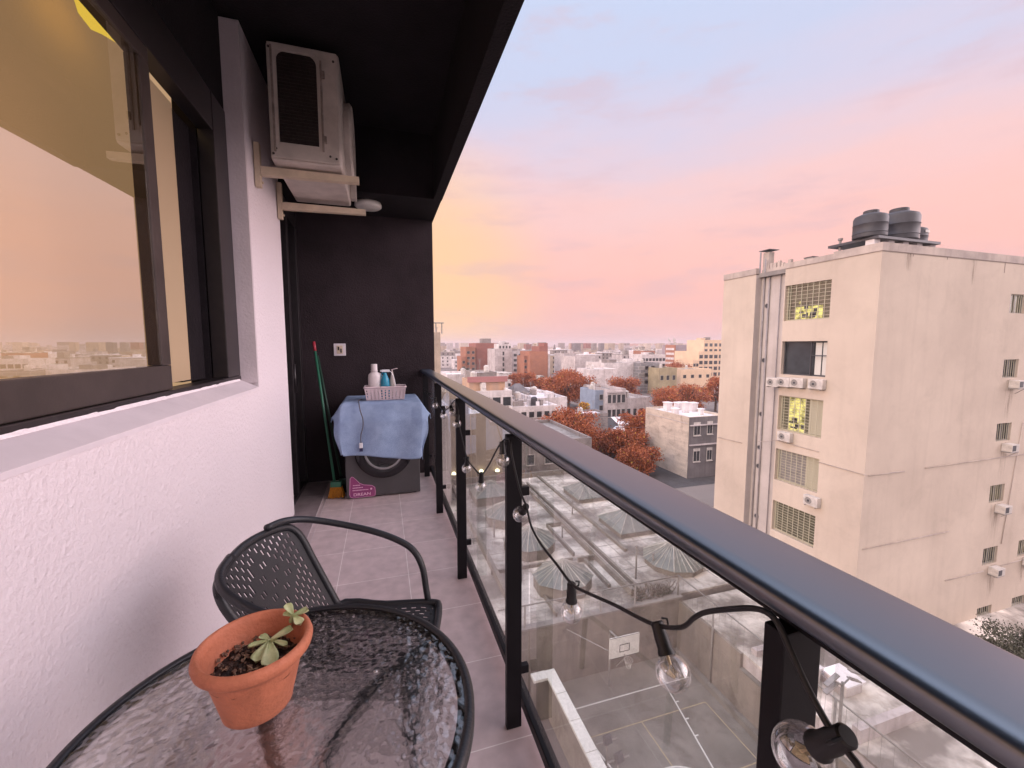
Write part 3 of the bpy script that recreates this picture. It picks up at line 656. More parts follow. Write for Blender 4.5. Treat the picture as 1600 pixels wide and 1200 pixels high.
under(MB().lathe([(.150, .0305), (.160, .0345), (.168, .0325)], 48, T, cap=False).build('door_rim', 'chrome', dr, smooth=True), Vector())
under(MB().box(MX0 + .01, MX1 - .01, MY0 - .004, MY0 - .0005, .73, .84).build('control_panel', 'washer_dark', wm, bevel=.002), wm)
for x in (MX0 + .05, MX1 - .05): under(MB().lathe([(.02, .0), (.02, .014)], 14, Matrix.Translation((x, MY0 + .05, .0))).build('foot', 'washer_dark', wm), wm)
st_px = [(545.5, 774), (546.2, 748), (549, 744.5), (552, 745.5), (557, 750), (562, 754.5), (569, 756.8), (582, 758), (586.5, 761), (587.5, 768), (587, 773.5), (584.5, 775.5), (552, 779), (547.5, 778)]
pts = [ony(x, y, MY0 - .0016) for x, y in st_px]
b = MB(); b.add(pts, [tuple(range(len(pts)))]); sk = under(b.build('energy_sticker', 'sticker', wm), wm)
cen = sum(pts, Vector()) / len(pts)
inn = [p + (cen - p).normalized() * .006 for p in pts]
b = MB(); b.tube([p + Vector((0, -.0012, 0)) for p in inn + inn[:1]], .0014, 5)
for x0_, y0_, x1_, y1_ in ((551.5, 759, 563, 758.0), (551, 763, 567.5, 761.4), (551, 766.8, 576, 764.6)):
    p, q = ony(x0_, y0_, MY0 - .003), ony(x1_, y1_, MY0 - .003)
    nseg = int((q.x - p.x) / .012)
    for k in range(nseg):
        s0 = p.lerp(q, k / nseg); s1 = p.lerp(q, (k + .78) / nseg); b.box(s0.x, s1.x, MY0 - .0032, MY0 - .0028, s0.z - .0035, s0.z + .0035)
c_ = ony(580, 763.6, MY0 - .003); b.lathe([(.0001, 0), (.009, 0)], 16, Matrix.Translation(c_) @ Matrix.Rotation(R(90), 4, 'X'), cap=False)
under(b.build('sticker_print', 'sticker_print', sk), Vector())
def text(s_, size, name, m_, parent, mw, ext=.0004):
    cu = bpy.data.curves.new(name, 'FONT'); cu.body = s_; cu.size = size; cu.extrude = ext; cu.align_x = 'CENTER'; cu.space_character = 1.0; cu.offset = size * .012
    to = bpy.data.objects.new('t', cu); col.objects.link(to); dg = bpy.context.evaluated_depsgraph_get(); me = bpy.data.meshes.new_from_object(to.evaluated_get(dg)); col.objects.unlink(to); bpy.data.objects.remove(to)
    me.materials.clear(); me.materials.append(M[m_]); o_ = bpy.data.objects.new(name, me); col.objects.link(o_); me.transform(mw); o_.parent = parent; return o_
c_ = ony(566, 774.2, MY0 - .003)
text('DREAN', .036, 'sticker_lettering', 'sticker_print', sk, Matrix.Translation(c_) @ Matrix.Rotation(R(90), 4, 'X') @ Matrix.Diagonal((1.25, 1, 1, 1)))

# cloth
b = MB(); nu, nv = 70, 70; hx = (MX1 - MX0) / 2 + .006; cxm = (MX0 + MX1) / 2
g = []
for i in range(nu + 1):
    u = -hx - .17 + (2 * hx + .18 + .17) * i / nu
    for j in range(nv + 1):
        fl = .46 + .07 * (u + hx) / (2 * hx) + .012 * math.sin(u * 9)
        v = -fl + (fl + .56) * j / nv
        du = max(0, abs(u) - hx); dv = max(0, -v); s_ = 1 if u > 0 else -1
        d_ = math.hypot(du, dv); k = min(1, d_ / .02)
        x = cxm + (u if du == 0 else s_ * (hx + .006 * k + .50 * du * max(.12, 1 - dv / .62)))
        y = MY0 - .006 + (v if dv == 0 else -(.006 * k + .052 * min(1, dv / .16)))
        z = MZ + .006 - d_ * (.97 if not (du and dv) else .93 - .25 * min(1, du / .2) * max(0, 1 - dv / .5))
        if dv > 0: y -= .011 * (1 + math.sin(u * 19 + 1.2 + 3 * dv)) * min(1, dv / .25) + .01 * noise.noise(Vector((u * 4, v * 3, 2))) * min(1, dv / .1)
        if du > 0: y += 0; x += s_ * .012 * math.sin(v * 17) * min(1, du / .1)
        z += .0035 * noise.noise(Vector((u * 7, v * 7, 0)))
        g.append((x, y, z))
b.add(g, [(i * (nv + 1) + j, (i + 1) * (nv + 1) + j, (i + 1) * (nv + 1) + j + 1, i * (nv + 1) + j + 1) for i in range(nu) for j in range(nv)])
cl = b.build('cloth_cover', 'cloth', smooth=True); md = cl.modifiers.new('thickness', 'SOLIDIFY'); md.thickness = .003; md.offset = 1
at(cl, (cxm, 4.13, .86)); tag(cl, 'light blue cotton cloth draped over the washing machine', 'cloth')

# basket
bk = empty('storage_basket', (.018, 4.02, .868), 'small pale pink perforated plastic basket standing on the blue cloth', 'basket')
b = MB(); hw, hd, hh = .165, .085, .115
def ringpt(t, z):
    s_ = 1 + .10 * z / hh; per = [(-hw, -hd), (hw, -hd), (hw, hd), (-hw, hd)]; L_ = [2 * hw, 2 * hd, 2 * hw, 2 * hd]; tot = sum(L_); d_ = t * tot
    for k in range(4):
        if d_ <= L_[k] + 1e-9: p, q = per[k], per[(k + 1) % 4]; f_ = d_ / L_[k]; return ((p[0] + (q[0] - p[0]) * f_) * s_, (p[1] + (q[1] - p[1]) * f_) * s_, z)
        d_ -= L_[k]
    return (per[0][0] * s_, per[0][1] * s_, z)
NT = 100; NZ = 14
g = [ringpt(i / NT, hh * j / NZ) for i in range(NT + 1) for j in range(NZ + 1)]
b.add(g, [(i * (NZ + 1) + j, (i + 1) * (NZ + 1) + j, (i + 1) * (NZ + 1) + j + 1, i * (NZ + 1) + j + 1) for i in range(NT) for j in range(NZ) if not (i % 3 == 1 and (j % 3 != 0 if (i // 3) % 2 else (j + 1) % 3 != 0) and 0 < j < 11)])
o = b.build('mesh_side', 'basket', bk); md = o.modifiers.new('t', 'SOLIDIFY'); md.thickness = .003
MB().box(-hw, hw, -hd, hd, 0, .003).build('base', 'basket', bk)
b = MB(); q = [Vector(ringpt(i / 80, hh)) for i in range(81)]; b.tube(q, .007, 6, flat=1.3); b.build('rim', 'basket', bk, smooth=True)
bt = empty('detergent_bottle', (-.075, 4.01, .872), 'cloudy white detergent bottle with a ribbed cap in the pink basket', 'bottle')
MB().lathe([(.0, 0), (.052, 0), (.056, .006), (.056, .20), (.050, .225), (.030, .245), (.028, .26)], 32, Matrix.Diagonal((1, .7, 1, 1))).build('bottle_body', 'bottle_white', bt, smooth=True)
MB().lathe([(.032, .258), (.032, .262), (.028, .264), (.027, .318), (.024, .320), (.0, .320)], 24, cap=False).build('cap', 'bottle_white', bt, auto=40)
MB().tube(bez([(.03, 0, .235), (.058, 0, .22), (.066, 0, .18), (.055, 0, .13)], 5), .009, 8).build('handle', 'bottle_white', bt, smooth=True)
sb = empty('spray_bottle', (.018, 4.0, .872), 'turquoise trigger spray bottle with a white head in the pink basket', 'bottle')
MB().lathe([(.0, 0), (.036, 0), (.040, .006), (.040, .12), (.038, .17), (.026, .205), (.015, .225), (.015, .24)], 28).build('bottle_body', 'bottle_blue', sb, smooth=True)
b = MB().box(-.030, .042, -.012, .012, .246, .268); b.box(-.042, -.030, -.008, .008, .250, .266); hd_ = b.build('spray_head', 'plug_white', sb, bevel=.005)
MB().tube(bez([(-.016, 0, .246), (-.030, 0, .225), (-.034, 0, .20)], 4), .004, 6).build('trigger', 'bottle_blue', hd_)
bag = empty('wrapped_bottle', (.083, 4.02, .872), 'white plastic wrapped bottle with a twisted leaf-like tip, rightmost in the basket', 'bottle')
MB().lathe([(.0, 0), (.030, 0), (.034, .01), (.033, .10), (.024, .17), (.010, .23), (.004, .262)], 20, Matrix.Diagonal((.9, .7, 1, 1))).build('bottle_body', 'ac_white', bag, smooth=True)
b = MB(); leaf(b, Vector((-.01, 0, .262)), .1, -.0 + .35, .06, .034, .004); b.build('twisted_tip', 'basket', bag, smooth=True)
b = MB(); b.tube(bez([(-.035, -.02, .255), (-.01, -.03, .245), (.02, -.03, .17), (.035, -.03, .02)], 5), .005, 6, flat=.4); b.build('strap', 'plug_white', bag)
# cable lying on the cloth
cb = empty('power_cable', ony(563, 622, 3.9), 'short grey power cable hanging over the front of the blue cloth', 'cable')
loc = Vector(cb.location)
cps = [Vector((-.19, 4.0, .872)), Vector((-.21, 3.90, .873)), Vector((-.205, 3.79, .868))] + [ony(*p, 3.752) for p in ((563, 642), (567, 655), (567, 668), (564, 680), (564, 692))]
MB().tube(bez([p - loc for p in cps], 5), .005, 7).build('cord', 'cable_grey', cb, smooth=True)
p = ony(564, 692, 3.752) - loc; MB().box(p.x - .014, p.x + .014, p.y - .01, p.y + .01, p.z - .045, p.z).build('plug', 'plug_white', cb, bevel=.004)
MB().box(p.x - .014, p.x + .014, p.y - .011, p.y + .011, p.z - .075, p.z - .0455).build('plug_end', 'plug_blue', cb, bevel=.004)

# brooms
def pole(name, label, cat, top, bot, m1, mb, head, tip=None):
    r0 = empty(name, bot, label, cat); top = Vector(top) - Vector(bot)
    d_ = top.normalized()
    MB().tube([d_ * .15, top], .0115, 10).build('handle', m1, r0, smooth=True)
    if tip: MB().tube([top - d_ * .01, top + d_ * .08], .0135, 10).build('grip_tip', tip, r0, smooth=True)
    w_, h_, t_ = head; T_ = Matrix.Rotation(R(-12), 4, 'Z')
    MB().box(-w_ * .42, w_ * .42, -t_, t_, h_, h_ + .05, T_).build('head', m1, r0, bevel=.008)
    b_ = MB(); rr_ = random.Random(4)
    for i in range(22):
        for j in range(5):
            fx = (i / 21 - .5); fy = (j / 4 - .5); p0_ = Vector((fx * w_ * .8, fy * t_ * 1.6, h_ + .002)); p1_ = Vector((fx * w_ * 1.08 + rr_.uniform(-.006, .006), fy * t_ * 2.6 + rr_.uniform(-.006, .006), .003 + rr_.random() * .012))
            b_.tube([T_ @ p0_, T_ @ ((p0_ + p1_) / 2), T_ @ p1_], .0042, 5)
    b_.build('bristles', mb, r0)
    return r0
pole('broom', 'green handled broom with orange yellow bristles leaning in the corner', 'broom', ony(492, 547, 4.25), (-.425, 3.93, .0), 'broom_green', 'bristle', (.11, .10, .022), 'broom_red')
pole('floor_brush', 'dark green handled brush with dark bristles behind the yellow broom', 'brush', ony(496, 556, 4.30), (-.375, 4.06, .0), 'broom_dark', 'bristle_dark', (.10, .08, .02))

# ================================================================== CITY
GZ = -18.0
M['ground'] = mat('city_ground', (.13, .105, .095), .95, c2=(.20, .17, .15), vscale=.05)
M['asphalt'] = mat('asphalt', (.07, .065, .065), .9, var=.35, vscale=1.2)
M['pavement'] = mat('pavement', (.30, .27, .25), .9, var=.3, vscale=1.5)
M['court'] = mat('court_concrete', (.235, .215, .185), .9, c2=(.14, .13, .11), vscale=.35, bump=.1, bscale=20, lo=.38, hi=.62, grime=.6, gscale=.55)
M['court_wall'] = mat('stained_court_wall', (.27, .23, .19), .95, c2=(.15, .13, .11), vscale=.45, streak=.6, stretch=(1, 1, .5), grime=.6, gscale=.7)
M['line_white'] = mat('white_line_paint', (.78, .76, .70), .7, var=.2, vscale=8)
M['line_yellow'] = mat('faded_yellow_line', (.46, .37, .22), .8, var=.3, vscale=6)
M['roof_dirty'] = mat('weathered_roof_membrane', (.78, .71, .63), .9, c2=(.19, .165, .145), vscale=.30, detail=12, lo=.40, hi=.60, bump=.2, bscale=6, grime=.75, gscale=.9)
M['roof_grey'] = mat('grey_roof_membrane', (.36, .33, .30), .9, c2=(.17, .15, .14), vscale=.35, detail=10, lo=.35, hi=.68, grime=.5, gscale=1.2)
M['roof_white'] = mat('white_roof_coating', (.80, .76, .76), .8, c2=(.50, .46, .45), vscale=.35, detail=10, lo=.45, hi=.75, grime=.35, gscale=.8)
M['skylight'] = mat('dull_skylight_glass', (.20, .215, .19), .35, c2=(.12, .13, .12), vscale=1.4)
M['skylight_bar'] = mat('grey_glazing_bar', (.50, .48, .43), .8, var=.4, vscale=3)
M['skylight_wall'] = mat('skylight_kerb', (.26, .23, .195), .9, var=.4, vscale=1)
M['metal_grey'] = mat('weathered_steel', (.28, .26, .24), .6, var=.3, vscale=4)
M['metal_dark'] = mat('dark_steel', (.05, .05, .055), .5)
M['cream'] = mat('cream_render', (.56, .47, .38), .92, c2=(.47, .39, .315), vscale=.22, streak=.13, detail=12, bump=.12, bscale=6, grime=.10, gscale=.6)
M['cream_edge'] = mat('stained_parapet', (.50, .42, .36), .92, c2=(.33, .28, .25), vscale=.8, streak=.5, detail=10)
M['niche'] = mat('grey_cream_render', (.50, .44, .40), .92, var=.2, vscale=.5, streak=.3)
M['tank'] = mat('dark_grey_tank_plastic', (.045, .043, .048), .55, var=.3, vscale=2)
M['duct'] = mat('galvanised_pipe', (.30, .27, .26), .5, var=.3, vscale=2)
M['grille'] = mat('olive_white_grille', (.44, .41, .30), .6)
M['lit_room'] = mat('lit_room_wall', (.50, .47, .15), .8, emis=(1, 1, 1), es=.75, c2=(.10, .09, .03), vscale=3.2, lo=.42, hi=.62)
M['curtain'] = mat('pale_curtain', (.55, .53, .48), .8)
M['concrete'] = mat('raw_concrete', (.33, .285, .26), .92, c2=(.20, .175, .165), vscale=.35, streak=.45, detail=10, grime=.5, gscale=.9)
M['pale'] = mat('pale_render', (.60, .54, .52), .92, c2=(.40, .35, .34), vscale=.3, streak=.5, detail=10, grime=.4, gscale=.8)
M['white_b'] = mat('white_render', (.76, .70, .68), .92, c2=(.52, .47, .45), vscale=.35, streak=.5, detail=10, grime=.3, gscale=.9)
M['tan'] = mat('tan_render', (.50, .40, .30), .92, c2=(.34, .27, .2), vscale=.25, streak=.4, detail=9)
M['stain_beige'] = mat('stained_beige_wall', (.62, .52, .42), .92, c2=(.40, .33, .27), vscale=.5, stretch=(.6, .6, 2.5), detail=12, lo=.40, hi=.72, grime=.4, gscale=.9)
M['dark_side'] = mat('dark_grey_render', (.20, .18, .18), .92, c2=(.12, .11, .11), vscale=.4, streak=.5)
M['mauve'] = mat('mauve_grey_render', (.36, .30, .32), .92, var=.25, vscale=.3, streak=.3)
M['brick'] = brickmat('red_brick', (.40, .145, .105), (.33, .12, .09), (.36, .24, .20), .9, .3)
M['brick_orange'] = brickmat('orange_brick', (.50, .20, .11), (.42, .17, .10), (.46, .32, .25), .9, .3)
M['olive'] = mat('olive_render', (.40, .33, .20), .9, var=.3, vscale=.3, streak=.3)
M['grey_panel'] = brickmat('grey_panels', (.26, .25, .25), (.20, .20, .21), (.42, .39, .38), 3.0, 1.2, msize=.08)
M['warm'] = mat('warm_cream_render', (.74, .54, .36), .9, var=.15, vscale=.3)
M['blue_wall'] = mat('blue_grey_render', (.30, .36, .45), .9, var=.2, vscale=.5)
M['red_band'] = mat('dull_red_fascia', (.34, .15, .14), .8)
M['wood'] = mat('stained_timber_cladding', (.50, .31, .19), .85, c2=(.38, .27, .2), vscale=.4, stretch=(1, 1, .3))
M['leaf_a'] = mat('rust_leaves', (.36, .095, .035), .8, c2=(.22, .055, .025), vscale=1.6)
M['leaf_b'] = mat('orange_leaves', (.52, .165, .05), .8, c2=(.34, .09, .03), vscale=1.6)
M['leaf_y'] = mat('yellow_leaves', (.75, .50, .07), .8, var=.3, vscale=1.6)
M['leaf_g'] = mat('grey_green_leaves', (.10, .10, .07), .85, var=.3, vscale=1)
M['bark'] = mat('grey_bark', (.12, .085, .065), .95, var=.4, vscale=2)
M['car_white'] = mat('white_car_paint', (.75, .75, .76), .25); M['car_dark'] = mat('dark_car_paint', (.05, .05, .06), .25)
M['carglass'] = mat('car_glass', (.03, .035, .04), .08); M['rubber'] = mat('tyre_rubber', (.02, .02, .02), .8)
M['ac_small'] = mat('aged_white_metal', (.60, .55, .50), .6, var=.3, vscale=3)

o = MB().add([(-6000, -800, GZ), (7000, -800, GZ), (7000, 8000, GZ), (-6000, 8000, GZ)], [(0, 1, 2, 3)]).build('ground', 'ground'); tag(o, kind='structure')

# ---- school court below
CZ = -17.56
o = MB().box(8.1, 16.88, -4, 20, GZ + .01, CZ).build('court_floor', 'court'); tag(o, kind='structure')
cm = empty('court_markings', (11.65, 16, CZ), 'white and faded yellow basketball court lines painted on the concrete', 'court lines')
def strip(p, q, w_, z):
    p, q = Vector((*p, z)), Vector((*q, z)); d = (q - p).normalized(); s_ = Vector((-d.y, d.x, 0)) * w_ / 2
    return [p - s_, q - s_, q + s_, p + s_]
b = MB()
for p, q in (((8.65, 18.2), (16.26, 18.2)), ((8.65, 18.2), (9.85, 12.4)), ((14.65, 18.2), (13.45, 12.4)), ((9.85, 12.4), (13.45, 12.4))): b.add(strip(p, q, .075, CZ + .006), [(0, 1, 2, 3)])
for yy_ in (17.0, 16.0, 15.1): 
    for s_, x_ in ((1, 14.65 - (18.2 - yy_) * .207), ): b.add(strip((x_, yy_), (x_ + .22, yy_), .07, CZ + .009), [(0, 1, 2, 3)])
n_ = 48
vv = [(11.65 + r_ * math.cos(2 * math.pi * k / n_), 12.4 + r_ * math.sin(2 * math.pi * k / n_), CZ + .008) for r_ in (1.76, 1.84) for k in range(n_)]
b.add(vv, [(k, (k + 1) % n_, n_ + (k + 1) % n_, n_ + k) for k in range(n_)])
under(b.build('white_lines', 'line_white', cm), cm)
b = MB()
for p, q in (((8.3, 16.54), (15.93, 16.54)), ((15.93, 16.54), (15.93, -2)), ((8.3, 13.2), (15.93, 13.2)), ((12.0, 16.5), (12.0, 8)), ((8.2, 10), (15.9, 10))): b.add(strip(p, q, .06, CZ + .004), [(0, 1, 2, 3)])
under(b.build('yellow_lines', 'line_yellow', cm), cm)
cwl = empty('court_wall', (12, 20.1, CZ), 'stained concrete wall enclosing the basketball court on its far and right sides', 'wall')
under(MB().box(6.6, 17.10, 20.0, 20.3, GZ, -14.0).build('far_wall', 'court_wall', cwl), cwl)
under(MB().box(16.9, 17.10, -4, 19.998, GZ, -15.0).box(16.92, 17.08, 15.4, 19.998, -14.999, -14.2).build('right_wall', 'court_wall', cwl), cwl)
under(MB().box(6.55, 17.15, 19.95, 20.35, -13.998, -13.90).build('coping', 'roof_grey', cwl), cwl)
under(MB().box(16.86, 17.14, -4, 15.39, -14.998, -14.93).box(16.60, 16.898, -4, 19.99, CZ, CZ + .35).build('ledge', 'court', cwl), cwl)
o_ = empty('low_parapet_wall', (8.0, 15, CZ), 'low white capped wall along the left edge of the court', 'wall')
under(MB().box(7.75, 8.15, 0, 18.9, GZ, -15.75).box(6.9, 7.748, 18.5, 18.9, GZ, -15.75).build('wall_body', 'court_wall', o_), o_)
b = MB()
for k in range(9): b.box(7.66, 8.2, 18.93 - 1.55 * (k + 1), 18.90 - 1.55 * k, -15.748, -15.60)
b.box(6.9, 7.655, 18.42, 18.93, -15.748, -15.60)
under(b.build('coping', 'line_white', o_), o_)
fn = empty('court_fence', (12, 20.15, -14), 'tall thin steel net fence posts and rails above the court walls', 'fence')
for x in (7.0, 9.3, 11.6, 13.9, 16.95): under(MB().tube([(x, 20.15, -17.3 if x < 16 else -13.9), (x, 20.15, -12.65)], .05, 8).build('post', 'metal_grey', fn, smooth=True), fn)
for y in (17.2, 14.0, 10.8, 7.6): under(MB().tube([(16.84, y, -17.2), (16.84, y, -12.65)], .05, 8).build('post', 'metal_grey', fn, smooth=True), fn)
under(MB().tube([(5.5, 20.15, -12.65), (16.95, 20.15, -12.65)], .035, 6).tube([(16.95, 20.15, -12.65), (16.84, 5, -12.65)], .035, 6).build('top_rail', 'metal_grey', fn, smooth=True), fn)
b = MB()
for k in range(26): x = 7 + k * .4; b.tube([(x, 20.15, -13.9), (x, 20.15, -12.65)], .006, 3)
for k in range(6): z = -13.7 + k * .2; b.tube([(6, 20.15, z), (16.95, 20.15, z)], .006, 3)
for k in range(30): y = 20 - k * .4; b.tube([(16.86, y, -14.2), (16.86, y, -12.65)], .006, 3)
under(b.build('wire_net', 'metal_grey', fn), fn)
o_ = empty('side_fence', (8.5, 18, -16), 'leaning thin white rails at the left corner of the court', 'fence')
b = MB()
for p, q in (((816, 986), (858, 1082)), ((816, 1018), (846, 1078)), ((830, 1050), (846, 1100))): b.tube([onx(*p, 8.25), onx(*q, 8.25)], .025, 6)
under(b.build('rails', 'line_white', o_, smooth=True), o_)

hp = empty('basketball_hoop', (11.6, 17.6, CZ), 'basketball hoop with a white backboard and black square against the court wall', 'basketball hoop')
under(MB().box(10.70, 12.46, 17.58, 17.62, -14.72, -13.58).build('backboard', 'line_white', hp), hp)
b = MB()
for x0_, x1_, z0_, z1_ in ((11.28, 11.88, -14.44, -14.40), (11.28, 11.88, -14.06, -14.02), (11.28, 11.32, -14.3999, -14.0601), (11.84, 11.88, -14.3999, -14.0601)): b.box(x0_, x1_, 17.572, 17.579, z0_, z1_)
for x0_, x1_, z0_, z1_ in ((10.70, 12.46, -14.72, -14.69), (10.70, 12.46, -13.61, -13.58)): b.box(x0_, x1_, 17.574, 17.579, z0_, z1_)
under(b.build('target_square', 'metal_dark', hp), hp)
rg = under(MB().tube([(11.58 + .225 * math.cos(R(t)), 17.20 + .225 * math.sin(R(t)), -14.62) for t in range(0, 361, 20)], .016, 6).tube([(11.58, 17.42, -14.62), (11.58, 17.58, -14.62)], .03, 5).build('ring', 'metal_grey', hp, smooth=True), hp)
b = MB()
for k in range(12):
    a0 = R(30 * k); a1 = R(30 * k + 30); b.tube([(11.58 + .22 * math.cos(a0), 17.2 + .22 * math.sin(a0), -14.63), (11.58 + .14 * math.cos(a1), 17.2 + .14 * math.sin(a1), -14.85), (11.58 + .11 * math.cos(a0), 17.2 + .11 * math.sin(a0), -15.05)], .008, 3)
under(b.build('net', 'line_white', rg), Vector())
under(MB().tube([(11.58, 19.0, CZ), (11.58, 19.0, -14.3), (11.58, 17.64, -14.1)], .06, 8).tube([(9.4, 19.95, -14.4), (10.72, 17.66, -14.3)], .03, 6).tube([(12.0, 19.0, -16.5), (12.3, 17.66, -14.5)], .03, 6).build('support_pole', 'metal_grey', hp), hp)

# floodlights
def flood(loc, heads, label, h=2.2):
    r0 = empty('floodlight', (loc[0], loc[1], loc[2] - h), label, 'floodlight', 'floodlights beside the court')
    MB().tube([(0, 0, 0), (0, 0, h)], .04, 8).build('pole', 'metal_grey', r0, smooth=True)
    MB().tube([(-.5, .0, h), (.5, .0, h)], .03, 6).build('crossbar', 'metal_grey', r0)
    for dx, tl in heads:
        T_ = Matrix.Translation((dx, -.05, h + .12)) @ Matrix.Rotation(R(tl), 4, 'X') @ Matrix.Rotation(R(20), 4, 'Z')
        hd__ = MB().box(-.2, .2, -.07, .07, -.16, .16, T_).box(-.17, .17, -.10, -.0705, -.13, .13, T_).build('lamp_head', 'metal_dark', r0, bevel=.015)
        MB().box(-.02, .02, .071, .13, -.2, .1, T_).build('yoke', 'metal_grey', hd__)
    return r0
flood(onx(948, 1158, 8.6), [(0, -30)], 'small dark floodlight on a low pole nearer the hoop', 1.6)
flood(onx(966, 1186, 8.5), [(0, -30)], 'small dark floodlight nearest the bottom of the railing glass', 1.6)

# ---- school roof with skylights
sc_ = empty('school_building', (12, 32, GZ), 'low school building with a weathered flat roof of glass skylights', 'building')
under(MB().box(-3, 22.0, 20.36, 45.0, GZ, -14.12).build('wall', 'concrete', sc_), sc_)
under(MB().box(-3, 22.02, 20.35, 45.02, -14.118, -14.0).build('roof', 'roof_dirty', sc_), sc_)
b = MB()
for x0_, x1_, y0_, y1_, h_ in ((14.2, 14.42, 21, 42.5, .42), (14.9, 15.06, 21, 42.5, .30), (13.3, 13.5, 22.2, 26, .25), (12.9, 14.18, 25.6, 25.75, .35), (6.6, 12.6, 25.9, 26.02, .25), (6.7, 6.95, 21, 44.8, .5), (9.0, 9.12, 20.6, 22.6, .25), (12.9, 14.18, 31.5, 31.7, .35), (7, 14.18, 44.6, 44.98, .6), (14.43, 22, 44.6, 44.98, .55), (12.9, 13.05, 26.5, 31.4, .3), (16.9, 17.15, 26, 44.5, .22)):
    b.box(x0_, x1_, y0_, y1_, -13.999, -14 + h_)
under(b.build('roof_kerb', 'skylight_wall', sc_), sc_)
for i, (x, y, h_, lab) in enumerate(((15.6, 22.6, 2.2, 'tall thin vent pipe on the school roof behind the court wall'), (17.5, 23.4, 1.0, 'short vent pipe on the school roof beside the ribbed skylight'), (8.3, 24.6, 1.1, 'short vent pipe at the left of the school roof'), (13.4, 29.5, .9, 'short vent pipe between the two skylight rows'), (16.2, 33.5, 1.2, 'vent pipe half way along the bright roof strip'), (8.2, 31.2, 1.3, 'vent pipe beside the third left skylight'))):
    r0 = empty('vent_pipe', (x, y, -13.998), lab, 'pipe', 'vent pipes on the school roof')
    MB().tube([(0, 0, 0), (0, 0, h_)], .06, 8).build('pipe', 'metal_grey', r0, smooth=True); MB().lathe([(.11, h_), (.11, h_ + .08), (.001, h_ + .14)], 10).build('cap', 'metal_grey', r0)
b = MB(); rr = random.Random(15)
for k in range(13): y = 22.0 + k * 1.75; b.box(15.07, 22, y, y + .05, -13.999, -13.985)
for k in range(8): y = 26.2 + k * 2.3; b.box(7, 12.8, y, y + .05, -13.999, -13.985)
for k in range(4): x = 16.3 + k * 1.5; b.box(x, x + .04, 21, 44, -13.9845, -13.975)
under(b.build('membrane_seams', 'metal_grey', sc_), sc_)
def skylight(cx, cy, rx, ry, hw_, hp_, n, label, bars='skylight_bar', rot=0):
    r0 = empty('skylight', (cx, cy, -13.998), label, 'skylight', 'pyramid skylights on the school roof')
    ring = [(rx * math.cos(rot + 2 * math.pi * (k + .5) / n) / math.cos(math.pi / n), ry * math.sin(rot + 2 * math.pi * (k + .5) / n) / math.cos(math.pi / n)) for k in range(n)]
    b = MB(); vv_ = [(x, y, z) for z in (0, hw_) for x, y in ring]; b.add(vv_, [(k, (k + 1) % n, n + (k + 1) % n, n + k) for k in range(n)]); b.build('kerb', 'skylight_wall', r0)
    ridge = max(0, ry - rx) ; tops = [(0, -ridge * .6, hw_ + hp_), (0, ridge * .6, hw_ + hp_)]
    b = MB(); e = 1.06; vv_ = [(x * e, y * e, hw_ + .01) for x, y in ring] + tops
    fs = []
    for k in range(n):
        k2 = (k + 1) % n; t0 = n if ring[k][1] < 0 else n + 1; t1 = n if ring[k2][1] < 0 else n + 1
        fs.append((k, k2, t1)); 
        if t0 != t1: fs.append((k, t1, t0))
    b.add(vv_, fs); b.build('glass_roof', 'skylight', r0)
    b = MB()
    for k in range(n):
        for j in range(3):
            k2 = (k + 1) % n; t = j / 3; p = Vector((*ring[k], 0)).lerp(Vector((*ring[k2], 0)), t) * e; tp = Vector(tops[0] if p.y < 0 else tops[1]); p.z = hw_ + .02
            b.tube([p, tp + Vector((0, 0, .02))], .024 if j else .045, 4)
    b.tube([Vector(tops[0]), Vector(tops[1]) + Vector((0, .01, 0))], .04, 4)
    b.build('glazing_bars', bars, r0)
    return r0
for cx, cy, rx, ry, n, lab in ((10.6, 23.2, 1.75, 1.5, 8, 'hipped glass skylight just behind the court wall, nearest in the left row'),
                               (10.2, 28.4, 1.8, 1.7, 8, 'hipped glass skylight second from the court wall in the left row'),
                               (10.1, 33.9, 1.8, 1.7, 8, 'hipped glass skylight third from the court wall in the left row'),
                               (10.0, 39.6, 1.8, 1.8, 4, 'square pyramid skylight farthest from the court in the left row')):
    skylight(cx, cy, rx, ry, .8, 1.05, n, lab, 'skylight_bar')
for cx, cy, rx, n, lab in ((19.3, 23.6, 1.9, 10, 'ribbed glass skylight nearest the court in the right row'), (19.6, 29.7, 1.8, 4, 'ribbed glass skylight second from the court in the right row'), (19.7, 37.4, 1.8, 4, 'ribbed glass skylight farthest from the court in the right row')):
    skylight(cx, cy, rx, rx, .4, 1.25, n, lab)
# climbing plant clump over the court wall
def leaves(b_, cs, n, s0, s1, rnd, shell=.55):
    for _ in range(n):
        c, r_ = cs[rnd.randrange(len(cs))]
        d = Vector((rnd.gauss(0, 1), rnd.gauss(0, 1), rnd.gauss(0, 1))).normalized(); q = (shell + (1 - shell) * rnd.random()) * (1 + .12 * rnd.gauss(0, 1))
        p = Vector((c[0] + d.x * r_[0] * q, c[1] + d.y * r_[1] * q, c[2] + d.z * r_[2] * q))
        s_ = rnd.uniform(s0, s1); a_ = Vector((rnd.gauss(0, 1), rnd.gauss(0, 1), rnd.gauss(0, 1))).normalized(); t_ = a_.orthogonal().normalized(); u_ = a_.cross(t_)
        b_.mi = rnd.choices((0, 1, 2), (5, 4, .12))[0]
        b_.add([p + t_ * s_, p + u_ * s_ * .7, p - t_ * s_, p - u_ * s_ * .7], [(0, 1, 2, 3)])
rr = random.Random(9)
cp = empty('climbing_plant', (15.3, 20.4, -13.9), 'dry dark climbing plant tangled on top of the court wall', 'plant')
b = MB()
